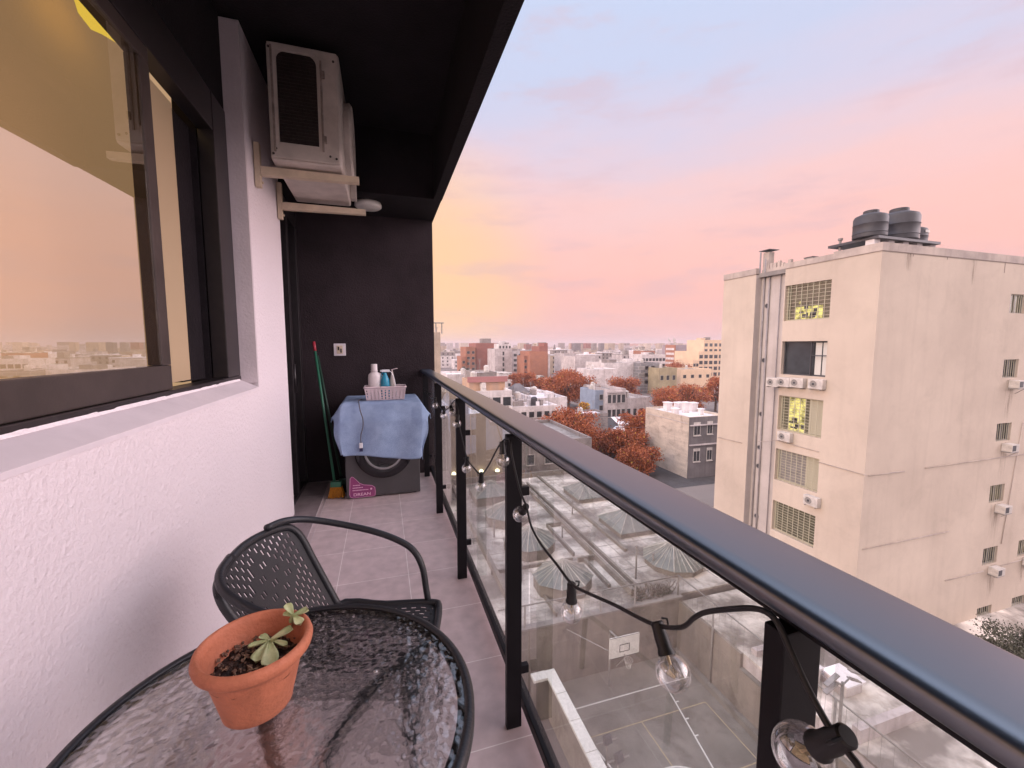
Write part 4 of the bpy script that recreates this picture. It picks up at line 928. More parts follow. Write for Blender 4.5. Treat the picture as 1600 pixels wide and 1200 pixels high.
for k in range(60):
    x = rr.uniform(14.2, 16.8); p = Vector((x, 20.5, -14)); pts = [p]
    for j in range(4): p = p + Vector((rr.uniform(-.2, .2), rr.uniform(-.1, .1), rr.uniform(.05, .32))); pts.append(p)
    b.tube(pts, .02, 4)
under(b.build('stems', 'bark', cp), cp)
b = MB(); leaves(b, [((x, 20.45, -13.8), (.5, .3, .35)) for x in (14.6, 15.2, 15.8, 16.3)], 500, .04, .10, rr, .2); under(b.build('foliage', ['leaf_g', 'leaf_g', 'leaf_g'], cp), cp)

# ---- annex roofs right of the court
an = empty('annex_building', (26, 10, GZ), 'low annex with a pale roof below the large cream building', 'building')
under(MB().box(17.12, 40, -8, 19.9, GZ, -14.3).build('wall', 'pale', an), an)
under(MB().box(17.11, 40.02, -8.02, 19.95, -14.298, -14.2).build('roof', 'roof_dirty', an), an)
b = MB(); b.box(17.5, 19.4, 15.0, 15.3, -14.199, -13.9).box(19.1, 19.4, 12.0, 14.99, -14.199, -13.9).box(17.4, 21.9, 10.2, 10.5, -14.199, -13.6).box(24, 24.2, -3, 11, -14.199, -13.8)
under(b.build('roof_kerb', 'pale', an), an)
for i, (x, y, sx, sy, h_, lab) in enumerate(((18.2, 13.6, .5, .9, .9, 'white rooftop box at the court edge, leftmost of the annex roof'), (19.7, 12.4, .5, .5, .5, 'small white rooftop box on the annex behind the taller one'), (21.2, 16.2, .45, .6, .4, 'low white rooftop box against the cream building'))):
    r0 = empty('rooftop_vent', (x, y, -14.198), lab, 'roof vent', 'white vent boxes on the annex roof')
    MB().box(-sx, sx, -sy, sy, 0, h_).build('box', 'white_b', r0, bevel=.03); MB().box(-sx - .08, sx + .08, -sy - .08, sy + .08, h_ + .001, h_ + .08).build('lid', 'roof_white', r0)
fp = ony(1317, 1066, 9.2)
def antenna():
    base = Vector((fp.x, fp.y, -14.2)); r0 = empty('twin_floodlight', base, 'thin mast with four angled lamp arms seen through the nearest glass panel', 'floodlight')
    H_ = fp.z + 14.2
    MB().tube([(0, 0, 0), (0, 0, H_)], .05, 8).build('mast', 'metal_grey', r0, smooth=True)
    for s_ in (-1, 1):
        b = MB(); b.tube([(0, 0, H_ - .1), (.35 * s_, 0, H_ + .1)], .03, 6); a_ = b.build('arm', 'metal_grey', r0)
        for dz in (.0, .28):
            T_ = Matrix.Translation((s_ * .55, 0, H_ + dz - .05)) @ Matrix.Rotation(R(25 * s_), 4, 'Y')
            MB().box(-.3, .3, -.08, .08, -.025, .025, T_).build('lamp_head', 'metal_grey', a_, bevel=.01)
antenna()

# ================================================================== LARGE CREAM BUILDING
XB = 22.0
def bo(px, py): return onx(px, py, XB)
YF = (bo(1362, 600)).y; YE = bo(1124, 600).y
yN0, yN1 = bo(1217, 600).y, bo(1173, 600).y            # niche
TOPZ = bo(1383, 378).z
WY0, WY1 = 15.08 * XB / 21, 17.52 * XB / 21
sz = XB / 21
def zc(z): return CAMH + (z - CAMH) * sz
lev = [(zc(2.69), zc(4.58)), (zc(-.21), zc(1.59)), (zc(-3.31), zc(-1.38)), (zc(-6.16), zc(-4.38)), (zc(-9.09), zc(-7.37)), (zc(-12.0), zc(-10.3))]
cb_ = empty('cream_building', (30, 18, GZ), 'large cream rendered building with barred windows and dark tanks on its roof', 'building')
def facade(axis, c, u0, u1, z0, z1, openings, depth, facing=-1):
    """wall plane with real openings; returns builder"""
    b_ = MB(); U = sorted({u0, u1} | {o_[0] for o_ in openings} | {o_[1] for o_ in openings}); Z = sorted({z0, z1} | {o_[2] for o_ in openings} | {o_[3] for o_ in openings})
    P = (lambda u, d, z: (c + d, u, z)) if axis == 'x' else (lambda u, d, z: (u, c + d, z))
    for i in range(len(U) - 1):
        for j in range(len(Z) - 1):
            mu, mz = (U[i] + U[i + 1]) / 2, (Z[j] + Z[j + 1]) / 2
            if any(o_[0] < mu < o_[1] and o_[2] < mz < o_[3] for o_ in openings): continue
            b_.quad(P(U[i], 0, Z[j]), P(U[i + 1], 0, Z[j]), P(U[i + 1], 0, Z[j + 1]), P(U[i], 0, Z[j + 1]))
    for a_, b2, c2_, d2 in openings:
        for (ua, za, ub, zb) in ((a_, c2_, b2, c2_), (b2, c2_, b2, d2), (b2, d2, a_, d2), (a_, d2, a_, c2_)):
            b_.quad(P(ua, 0, za), P(ub, 0, zb), P(ub, depth, zb), P(ua, depth, za))
    return b_
ops = [(WY0, WY1, a_, c_) for a_, c_ in lev]
under(facade('x', XB, YF, yN0, GZ, TOPZ - .35, ops, .30).build('side_wall', 'cream', cb_), cb_)
under(facade('x', XB, yN1, YE, GZ, TOPZ - .35, [], .3).build('side_wall', 'cream', cb_), cb_)
fops = []
rows = [((1580, 461), (1604, 487)), ((1569, 563), (1593, 587)), ((1558, 662), (1583, 686)), ((1547, 758), (1571, 782)), ((1537, 852), (1561, 882)), ((1532, 945), (1556, 970))]
for a_, c_ in rows:
    p, q = ony(*a_, YF), ony(*c_, YF); fops.append((p.x, p.x + 1.35, (p.z + q.z) / 2 - .48 - .05, (p.z + q.z) / 2 + .48))
xcol = fops[1][0]
fops = [(xcol, xcol + 1.35, z0_, z1_) for _, _, z0_, z1_ in fops]
fops2 = [(xcol + 3.35, xcol + 4.7, z0_, z1_) for _, _, z0_, z1_ in fops[1:]]
under(facade('y', YF, XB, XB + 24, GZ, TOPZ - .35, fops + fops2, .22).build('front_wall', 'cream', cb_), cb_)
b = MB()   # niche back, reveals
b.quad((XB + .45, yN0, GZ), (XB + .45, yN1, GZ), (XB + .45, yN1, TOPZ - .4), (XB + .45, yN0, TOPZ - .4))
b.quad((XB, yN1, GZ), (XB + .45, yN1, GZ), (XB + .45, yN1, TOPZ - .4), (XB, yN1, TOPZ - .4)); b.quad((XB, yN0, GZ), (XB + .45, yN0, GZ), (XB + .45, yN0, TOPZ - .4), (XB, yN0, TOPZ - .4))
under(b.build('pipe_niche', 'niche', cb_), cb_)
b = MB().box(XB + .5, XB + 24, YF + .30, YE - .1, GZ, TOPZ - .5).box(XB + .2, XB + 24, YE - .11, YE, GZ, TOPZ - .4); under(b.build('core', 'metal_dark', cb_), cb_)
under(MB().box(XB + .2, XB + 23.8, YF + .2, YE - .2, TOPZ - .55, TOPZ - .3).build('roof', 'roof_grey', cb_), cb_)
zP = bo(1300, 408).z
b = MB()
ys_ = bo(1303, 400).y
b.box(XB - .03, XB + .22, YF - .03, ys_, TOPZ - .349, TOPZ + .02); b.box(XB - .03, XB + .22, ys_ + .001, yN0, TOPZ - .349, TOPZ - .06)
b.box(XB - .03, XB + .22, yN1, YE + .02, TOPZ - .349, TOPZ + .0); b.box(XB + .42, XB + .66, yN0 + .002, yN1 - .002, TOPZ - .42, TOPZ - .08)
b.box(XB + .221, XB + 24, YF - .03, YF + .22, TOPZ - .349, TOPZ + .02)
under(b.build('parapet', 'cream_edge', cb_), cb_)
rr = random.Random(12)
for k in range(7):
    y = yN0 + .08 + (yN1 - yN0 - .3) * k / 7; under(MB().box(XB + .45, XB + .62, y, y + rr.uniform(.12, .24), TOPZ - .079, TOPZ + rr.uniform(.0, .35)).build('broken_coping', 'cream_edge', cb_), cb_)
# windows of the side
for i, (z0_, z1_) in enumerate(lev):
    wn = under(MB().box(XB + .20, XB + .26, WY0, WY0 + .07, z0_, z1_).box(XB + .20, XB + .26, WY1 - .07, WY1, z0_, z1_).box(XB + .20, XB + .26, WY0 + .071, WY1 - .071, z0_, z0_ + .07).box(XB + .20, XB + .26, WY0 + .071, WY1 - .071, z1_ - .07, z1_).build('window', 'metal_dark' if i == 1 else 'grille', cb_), cb_)
    under(MB().box(XB + .27, XB + .30, WY0 + .02, WY1 - .02, z0_ + .02, z1_ - .02).build('pane', ('pane_green', 'pane', 'pane_green', 'metal_grey', 'pane_green', 'pane')[i], wn), Vector())
    if i in (0, 2):
        b = MB(); ya, yb = (WY0 + .55, WY1 - .45) if i == 0 else (WY0 + 1.15, WY1 - .45)
        b.box(XB + .262, XB + .268, ya, yb, z0_ + .07, (z0_ + .75) if i == 0 else z1_ - .08)
        if i == 0: b.box(XB + .262, XB + .268, yb - .35, yb - .2, z0_ + .9, z0_ + 1.05)
        under(b.build('lit_interior', 'lit_room', wn), Vector())
        b = MB(); rr = random.Random(i + 3)
        for k in range(7): y = rr.uniform(ya, yb - .3); z = rr.uniform(z0_ + .1, z0_ + .7); b.box(XB + .255, XB + .260, y, y + rr.uniform(.1, .35), z, z + rr.uniform(.06, .3))
        under(b.build('furniture_shape', 'metal_dark', wn), Vector())
    if i in (1, 2, 3):
        b = MB(); b.box(XB + .262, XB + .268, WY0 + (.45 if i == 1 else .02), WY0 + (.78 if i == 1 else .9), z0_ + .08, z1_ - .08); 
        if i == 1: b.box(XB + .262, XB + .268, WY0 + .05, WY0 + .38, z0_ + .08, z1_ - .08)
        under(b.build('curtain', 'curtain' if i == 1 else 'grille', wn), Vector())
    if i != 1:
        b = MB()
        for k in range(1, 8): y = WY0 + (WY1 - WY0) * k / 8; b.box(XB + .03, XB + .055, y - .012, y + .012, z0_, z1_)
        nr = 12 if i else 10
        for k in range(1, nr): z = z0_ + (z1_ - z0_) * k / nr; b.box(XB + .056, XB + .07, WY0, WY1, z - .009, z + .009)
        under(b.build('grille', 'grille', wn), Vector())
    else:
        b = MB(); b.box(XB + .12, XB + .18, (WY0 + WY1) / 2 - .02 - .35, (WY0 + WY1) / 2 + .02 - .35, z0_, z1_); b.box(XB + .12, XB + .18, WY0, (WY0 + WY1) / 2 - .371, z0_ + 1.1, z0_ + 1.14); under(b.build('mullion', 'metal_dark', wn), Vector())
for j, (x0_, x1_, z0_, z1_) in enumerate(fops + fops2):
    wn = under(MB().box(x0_, x1_, YF + .12, YF + .17, z0_, z0_ + .05).box(x0_, x1_, YF + .12, YF + .17, z1_ - .05, z1_).box(x0_, x0_ + .05, YF + .12, YF + .17, z0_ + .051, z1_ - .051).box(x1_ - .05, x1_, YF + .12, YF + .17, z0_ + .051, z1_ - .051).box((x0_ + x1_) / 2 - .02, (x0_ + x1_) / 2 + .02, YF + .12, YF + .17, z0_ + .051, z1_ - .051).build('window', 'metal_grey', cb_), cb_)
    under(MB().box(x0_, x1_, YF + .18, YF + .21, z0_, z1_).build('pane', 'pane' if j % 3 else 'pane_green', wn), Vector())
    b = MB()
    for k in range(1, 7): x = x0_ + (x1_ - x0_) * k / 7; b.box(x - .008, x + .008, YF + .02, YF + .036, z0_, z1_)
    under(b.build('grille', 'grille', wn), Vector())
# pipes, vent holes
for px in (1180, 1188, 1196, 1213):
    y = onx(px, 560, XB + .38).y
    top = TOPZ + (1.0 if px == 1180 else (.55 if px == 1188 else -.5))
    under(MB().tube([(XB + .38, y, GZ), (XB + .38, y, top)], .045 if px != 1213 else .025, 8).build('drain_pipe', 'duct', cb_, smooth=True), cb_)
vents = [(1183, 478), (1199, 478), (1178, 563), (1194, 563), (1175, 648), (1190, 647), (1187, 699), (1171, 728), (1185, 728), (1167, 808), (1182, 806)]
for px, py in vents:
    p = onx(px, py, XB + .43); T_ = Matrix.Translation(p) @ Matrix.Rotation(R(-90), 4, 'Y')
    v_ = under(MB().lathe([(.15, 0), (.15, .05), (.12, .05), (.12, .02)], 20, T_, cap=False).build('wall_vent', 'duct', cb_, smooth=False), cb_)
    under(MB().lathe([(.12, .021), (.0001, .021)], 20, T_, cap=False).build('vent_opening', 'metal_dark', v_), Vector())
# surface cables / ledges
b = MB()
for pts in (((1280, 722), (1355, 743)), ((1122, 683), (1160, 692)), ((1185, 690), (1215, 688), (1240, 695), (1280, 706))): b.tube([bo(*p) + Vector((-.03, 0, 0)) for p in pts], .022, 6)
for pts in (((1356, 743), (1413, 736)), ((1445, 731), (1600, 709)), ((1347, 858), (1481, 830)), ((1476, 907), (1535, 892)), ((1562, 884), (1600, 873))): b.tube([ony(*p, YF) + Vector((0, -.03, 0)) for p in pts], .028, 6)
b.tube([ony(1597, 660, YF) + Vector((0, -.03, 0)), ony(1560, 850, YF) + Vector((.2, -.03, 0))], .018, 6)
under(b.build('surface_conduit', 'cream_edge', cb_, smooth=True), cb_)
b = MB(); x_ = XB + 2.1
for x_ in (XB + 2.1, XB + 4.6, XB + 9.3, XB + 11.5): b.box(x_, x_ + .04, YF - .012, YF - .001, TOPZ - (.9 if x_ > XB + 9 else .5), TOPZ - .35)
b.box(XB - .0, XB + 24, YF - .02, YF - .001, TOPZ - .385, TOPZ - .352); b.box(XB - .02, XB - .001, YF, yN0, TOPZ - .385, TOPZ - .352); b.box(XB - .02, XB - .001, yN1, YE, TOPZ - .385, TOPZ - .352)
M['stain'] = mat('dark_stain_line', (.26, .21, .18), .9)
under(b.build('parapet_joint', 'stain', cb_), cb_)

# split ac units on the side wall
def acunit(loc, face, label, group, w_=.78, h_=.52, first=[None]):
    """face 'x' looks to -x, 'y' looks to -y"""
    rz = R(-90) if face == 'x' else 0
    if first[0] is None:
        r0 = empty('split_unit', loc, label, 'air conditioner', group, rz=rz)
        MB().box(-.39, .39, -.30, -.02, 0, .52).build('casing', 'ac_small', r0, bevel=.02)
        T_ = Matrix.Translation((-.10, -.301, .26)) @ Matrix.Rotation(R(90), 4, 'X')
        b_ = MB().lathe([(.205, 0), (.205, .02), (.185, .02), (.185, .004)], 28, T_, cap=False); fr = b_.build('fan_ring', 'ac_small', r0)
        MB().lathe([(.184, .003), (.0001, .003)], 28, T_, cap=False).build('fan_opening', 'metal_grey', fr)
        b_ = MB(); b_.lathe([(.06, .004), (.06, .03), (.0001, .03)], 16, T_, cap=False); b_.build('fan_hub', 'metal_dark', fr)
        b_ = MB().box(-.3, -.27, -.32, -.001, -.05, -.002).box(.27, .3, -.32, -.001, -.05, -.002); b_.build('bracket', 'metal_grey', r0)
        first[0] = r0; return r0
    c = copy_tree(first[0]); c.location = loc; c.rotation_euler = (0, 0, rz); c['label'] = label; c['group'] = group; return c
g_ = 'split air conditioner units under the barred windows'
for px, py, lab in ((1212, 597, 'leftmost of the four split units in a row under the dark window'), (1229, 597, 'second from the left of the four split units under the dark window'), (1250, 598, 'third from the left of the four split units under the dark window'), (1280, 600, 'rightmost split unit under the dark window, set apart from the other three'),
                    (1230, 682, 'single split unit under the yellow lit barred window'), (1272, 782, 'single split unit to the right below the fourth barred window')):
    p = bo(px, py); acunit((XB, p.y, p.z - .26), 'x', lab, g_)
# window ac boxes on the front wall
first_w = None
names = ['top', 'second from the top', 'third from the top', 'fourth from the top', 'lowest']
items = [(x0_ + .95, z0_, 'boxy window unit below the %s unit-bearing window of the nearer column' % names[i]) for i, (x0_, x1_, z0_, z1_) in enumerate(fops[1:])]
items += [(x0_ + .9, z0_, 'boxy window unit in the column cut by the right edge, %s' % names[i]) for i, (x0_, x1_, z0_, z1_) in enumerate(fops2)]
for x, z, lab in items:
    if first_w is None:
        r0 = empty('window_unit', (x, YF, z - .55), lab, 'air conditioner', 'boxy window air conditioners on the cream wall')
        MB().box(-.34, .34, -.42, -.002, 0, .42).build('casing', 'ac_small', r0, bevel=.02)
        MB().box(-.30, .02, -.427, -.4205, .05, .37).build('vent_grille', 'metal_dark', r0)
        MB().box(-.36, .36, -.40, -.001, -.05, -.001).build('shelf', 'metal_grey', r0)
        MB().tube([(.33, -.38, -.03), (.33, -.01, -.35)], .015, 5).build('strut', 'metal_grey', r0)
        first_w = r0
    else:
        c = copy_tree(first_w); c.location = (x, YF, z - .55); c['label'] = lab
# weather runs below the window units
def runmat():
    m = bpy.data.materials.new('rust_run'); m.use_nodes = True; n = m.node_tree.nodes; l = m.node_tree.links; b_ = n['Principled BSDF']; b_.inputs['Base Color'].default_value = (.17, .12, .085, 1); b_.inputs['Roughness'].default_value = .95
    t = n.new('ShaderNodeTexCoord'); mp_ = n.new('ShaderNodeMapping'); mp_.inputs['Scale'].default_value = (5, 5, .35); l.new(t.outputs['Object'], mp_.inputs[0])
    nz = n.new('ShaderNodeTexNoise'); nz.inputs['Scale'].default_value = 2.2; nz.inputs['Detail'].default_value = 8; l.new(mp_.outputs[0], nz.inputs[0])
    sp_ = n.new('ShaderNodeSeparateXYZ'); l.new(t.outputs['Generated'], sp_.inputs[0])
    a_ = n.new('ShaderNodeMapRange'); a_.inputs[1].default_value = .42; a_.inputs[2].default_value = .7; l.new(nz.outputs[0], a_.inputs[0])
    u_ = n.new('ShaderNodeMath'); u_.operation = 'PINGPONG'; l.new(sp_.outputs[0], u_.inputs[0]); u_.inputs[1].default_value = .5
    c_ = n.new('ShaderNodeMath'); c_.operation = 'MULTIPLY'; l.new(a_.outputs[0], c_.inputs[0]); l.new(sp_.outputs[2], c_.inputs[1])
    d_ = n.new('ShaderNodeMath'); d_.operation = 'MULTIPLY'; l.new(c_.outputs[0], d_.inputs[0]); l.new(u_.outputs[0], d_.inputs[1]); e_ = n.new('ShaderNodeMath'); e_.operation = 'MULTIPLY'; e_.use_clamp = True; l.new(d_.outputs[0], e_.inputs[0]); e_.inputs[1].default_value = .95
    tr = n.new('ShaderNodeBsdfTransparent'); mx = n.new('ShaderNodeMixShader'); l.new(e_.outputs[0], mx.inputs[0]); l.new(tr.outputs[0], mx.inputs[1]); l.new(b_.outputs[0], mx.inputs[2]); l.new(mx.outputs[0], n['Material Output'].inputs[0])
    return m
M['run'] = runmat(); rr = random.Random(77)
for x, z, lab in items:
    h_ = rr.uniform(1.0, 2.2); w_ = rr.uniform(.35, .6); dx = rr.uniform(-.3, .1)
    under(MB().box(x - w_ + dx, x + w_ + dx, YF - .006, YF - .003, z - .55 - h_, z - .1).build('rust_run', 'run', cb_), cb_)
for px in (1418, 1520):
    p = ony(px, 420, YF); under(MB().box(p.x - .25, p.x + .3, YF - .006, YF - .003, TOPZ - rr.uniform(1.2, 1.8), TOPZ - .39).build('rust_run', 'run', cb_), cb_)
for zz_ in lev[1:]:
    under(MB().box(XB - .006, XB - .003, WY0 + .1, WY1 - .1, zz_[0] - 1.0, zz_[0]).build('rust_run', 'run', cb_), cb_)
# roof tanks
pf = [(0, 0), (.78, 0), (.82, .05), (.82, .25), (.84, .27), (.82, .30), (.82, .75), (.84, .78), (.82, .81), (.82, 1.15), (.76, 1.28), (.45, 1.42), (.38, 1.44), (.38, 1.58), (.36, 1.60), (0, 1.60)]
ti = 0; tank0 = None
tankpos = [(1358, 376, 1.5, .84, 'water tank at the left of the roof cluster, nearest the chimney'), (1402, 368, 1.6, 1.04, 'largest water tank in the middle of the roof cluster'), (1424, 368, 2.9, .86, 'water tank at the right of the roof cluster with a pale label'), (1378, 372, 3.0, .84, 'water tank half hidden between the left and middle tanks')]
for px, py, dy, s_, lab in tankpos:
    p = ony(px, py, YF + dy); zb_ = TOPZ + .52 + (.1 if dy < 2 else .2)
    if tank0 is None:
        tank0 = empty('water_tank', (p.x, YF + dy, zb_), 'dark grey round ' + lab, 'water tank', 'dark water tanks on the cream building')
        MB().lathe(pf[:12], 36, cap=False).build('tank_body', 'tank', tank0, auto=35); MB().lathe(pf[11:], 28, cap=False).build('lid', 'tank', tank0, auto=35); c = tank0
    else:
        c = copy_tree(tank0); c.location = (p.x, YF + dy, zb_); c['label'] = 'dark grey round ' + lab
    c.scale = (s_, s_, s_)
    if 'pale label' in lab: MB().add([(.845 * math.sin(R(t)), -.845 * math.cos(R(t)), z) for z in (.95, 1.12) for t in range(-10, 50, 10)], [(k, k + 1, k + 7, k + 6) for k in range(5)]).build('pale_label', 'ac_small', c)
pl_ = empty('tank_platform', (XB + 3, YF + 2, TOPZ - .3), 'slab on short white piers carrying the dark water tanks', 'platform')
x0_, x1_ = ony(1340, 376, YF + 1.5).x, ony(1443, 370, YF + 1.5).x
under(MB().box(x0_ + .35, x1_ + .1, YF + .8, YF + 3.2, TOPZ + .48, TOPZ + .60).build('slab', 'metal_dark', pl_), pl_)
for k in range(5):
    x = x0_ + .6 + (x1_ - x0_ - .7) * k / 4; under(MB().box(x - .2, x + .2, YF + 1.0, YF + 1.4, TOPZ - .3, TOPZ + .479).build('pier', 'white_b', pl_), pl_)
chm = empty('roof_chimney', (XB + .8, onx(1201, 405, XB + .8).y, TOPZ - .3), 'tan brick flue with a flat metal cap above the pipe niche', 'chimney')
h_ = onx(1201, 393, XB + .8).z - (TOPZ - .3); MB().box(-.2, .2, -.2, .2, 0, h_ - .08).build('flue', 'cream_edge', chm); MB().box(-.38, .38, -.38, .38, h_ + .03, h_ + .06).build('cap', 'metal_dark', chm)
MB().tube([(0, 0, h_ - .08), (0, 0, h_ + .03)], .03, 5).build('stem', 'metal_dark', chm)
rv = empty('roof_tank', (XB + 2.4, onx(1268, 406, XB + 2.4).y, TOPZ - .3), 'small dark square vent box on the lower parapet of the cream building', 'roof vent')
p = onx(1268, 402, XB + 2.4); hh_ = p.z - (TOPZ - .3)
MB().box(-.25, .25, -.25, .25, 0, hh_ * .96).build('box', 'metal_grey', rv); MB().box(-.28, .28, -.28, .28, hh_ * .961, hh_).build('lid', 'metal_dark', rv)
MB().tube([(-.1, .45, 0), (-.1, .45, hh_ * .8), (-.1, .25, hh_ * .8)], .02, 5).build('rail', 'metal_grey', rv)
vp = empty('vent_stack', (XB + 1.2, onx(1312, 390, XB + 1.2).y, TOPZ - .3), 'thin vent pipe on the roof left of the water tanks', 'pipe')
hh_ = onx(1312, 376, XB + 1.2).z - (TOPZ - .3); MB().tube([(0, 0, 0), (0, 0, hh_)], .06, 8).build('pipe', 'duct', vp); MB().lathe([(.11, hh_), (.11, hh_ + .1), (0.001, hh_ + .12)], 12).build('cap', 'duct', vp)

# ================================================================== TREES
def tree(cx, cy, rad, ztop, label, seed, zb=GZ, n=2600, s0=.16, s1=.34, mats=('leaf_a', 'leaf_b', 'leaf_y'), wide=1.0):
    rnd = random.Random(seed); r0 = empty('tree', (cx, cy, zb), label, 'tree', 'rust leaved street trees')
    H_ = ztop - zb; ch_ = min(H_ * .82, rad * 2.1); tb_ = MB()
    tb_.tube([(0, 0, 0), (.1, .05, H_ * .25), (-.05, 0, H_ * .5), (.05, .1, H_ * .8)], [.38, .28, .2, .08], 8)
    for k in range(8):
        a_ = rnd.uniform(0, 6.28); z0_ = H_ - ch_ * rnd.uniform(.5, 1.0); L_ = rad * rnd.uniform(.6, .95)
        tb_.tube([(0, 0, z0_), (math.cos(a_) * L_ * .5, math.sin(a_) * L_ * .5, z0_ + L_ * .35), (math.cos(a_) * L_, math.sin(a_) * L_, z0_ + L_ * .75)], [.15, .10, .03], 6)
    tb_.build('trunk', 'bark', r0)
    cs = []
    for k in range(34):
        a_ = rnd.uniform(0, 6.28); q = rad * math.sqrt(rnd.random()) * .8; t = rnd.random()
        zc_ = H_ - ch_ * (.18 + .68 * t); q *= math.sin((.25 + .6 * t) * math.pi) ** .5
        s_ = rad * rnd.uniform(.24, .42); cs.append(((math.cos(a_) * q * wide, math.sin(a_) * q, zc_), (s_ * 1.1, s_ * 1.1, s_ * .8)))
    b_ = MB(); leaves(b_, cs, int(n * 3.2), s0 * .62, s1 * .62, rnd, .25); b_.build('crown', list(mats), r0)
    return r0
def tpx(xl, xr, yt, Y, label, seed, **k):
    p, q = ony(xl, yt, Y), ony(xr, yt, Y); return tree((p.x + q.x) / 2, Y, (q.x - p.x) / 2, p.z, label, seed, **k)
tpx(835, 935, 637, 62, 'dense rust orange tree just above the handrail beside the white roofs', 1, n=5200, s0=.14, s1=.30)
tpx(905, 985, 681, 66, 'low reddish tree in front of the street beside the dense orange one', 2, n=2600)
tpx(970, 1026, 632, 68, 'tall orange tree against the stained beige block', 3, n=3200)
tpx(944, 1014, 672, 60, 'broad rust tree filling the street left of the stained beige block', 17, n=3000, s0=.15, s1=.32)
tpx(962, 1030, 700, 53, 'nearest rust tree at the foot of the stained beige block', 18, n=3000, s0=.13, s1=.28)
tpx(880, 930, 690, 58, 'small rust tree below the dense orange one, nearest the handrail', 19, n=2000, s0=.13, s1=.28)
tpx(852, 925, 577, 118, 'largest rust red tree rising behind the white roofs', 4, n=5200, s0=.25, s1=.5)
tpx(905, 942, 603, 112, 'small rust tree joined to the right of the largest one', 5, n=1800, s0=.22, s1=.45)
tpx(795, 838, 578, 150, 'faded rust tree in front of the red brick towers', 6, n=2200, s0=.3, s1=.55)
tpx(826, 862, 590, 140, 'low rust tree below the stepped brick tower', 7, n=1700, s0=.3, s1=.55)
tpx(952, 1002, 588, 125, 'rust tree behind the old two storey facade', 8, n=2200, s0=.25, s1=.5)
tpx(1015, 1068, 603, 92, 'left tree of the rust row behind the white roofed block', 9, n=2600, s0=.2, s1=.42)
tpx(1055, 1106, 600, 96, 'middle tree of the rust row behind the white roofed block', 10, n=2600, s0=.2, s1=.42)
tpx(1100, 1140, 585, 98, 'right tree of the rust row, against the cream building', 11, n=2200, s0=.2, s1=.42)
tpx(1078, 1106, 580, 170, 'distant dark rust tree below the lit gridded block', 12, n=1200, s0=.35, s1=.6)
tpx(1044, 1078, 565, 185, 'distant faded tree below the antenna tower', 13, n=1200, s0=.35, s1=.6)
tpx(714, 736, 572, 170, 'small grey green tree on the left near the corner tower', 14, n=900, s0=.3, s1=.5, mats=('leaf_g', 'leaf_g', 'leaf_g'))
t_ = tpx(1570, 1640, 985, 10.6, 'dark leafy crown at the foot of the cream wall, right edge', 15, n=7000, s0=.05, s1=.11, mats=('leaf_g', 'leaf_g', 'leaf_g'))
for k in kids(t_): pass
tpx(905, 921, 627, 92, 'yellow tree between the large red tree and the old facade', 16, n=700, s0=.2, s1=.4, mats=('leaf_y', 'leaf_b', 'leaf_y'))

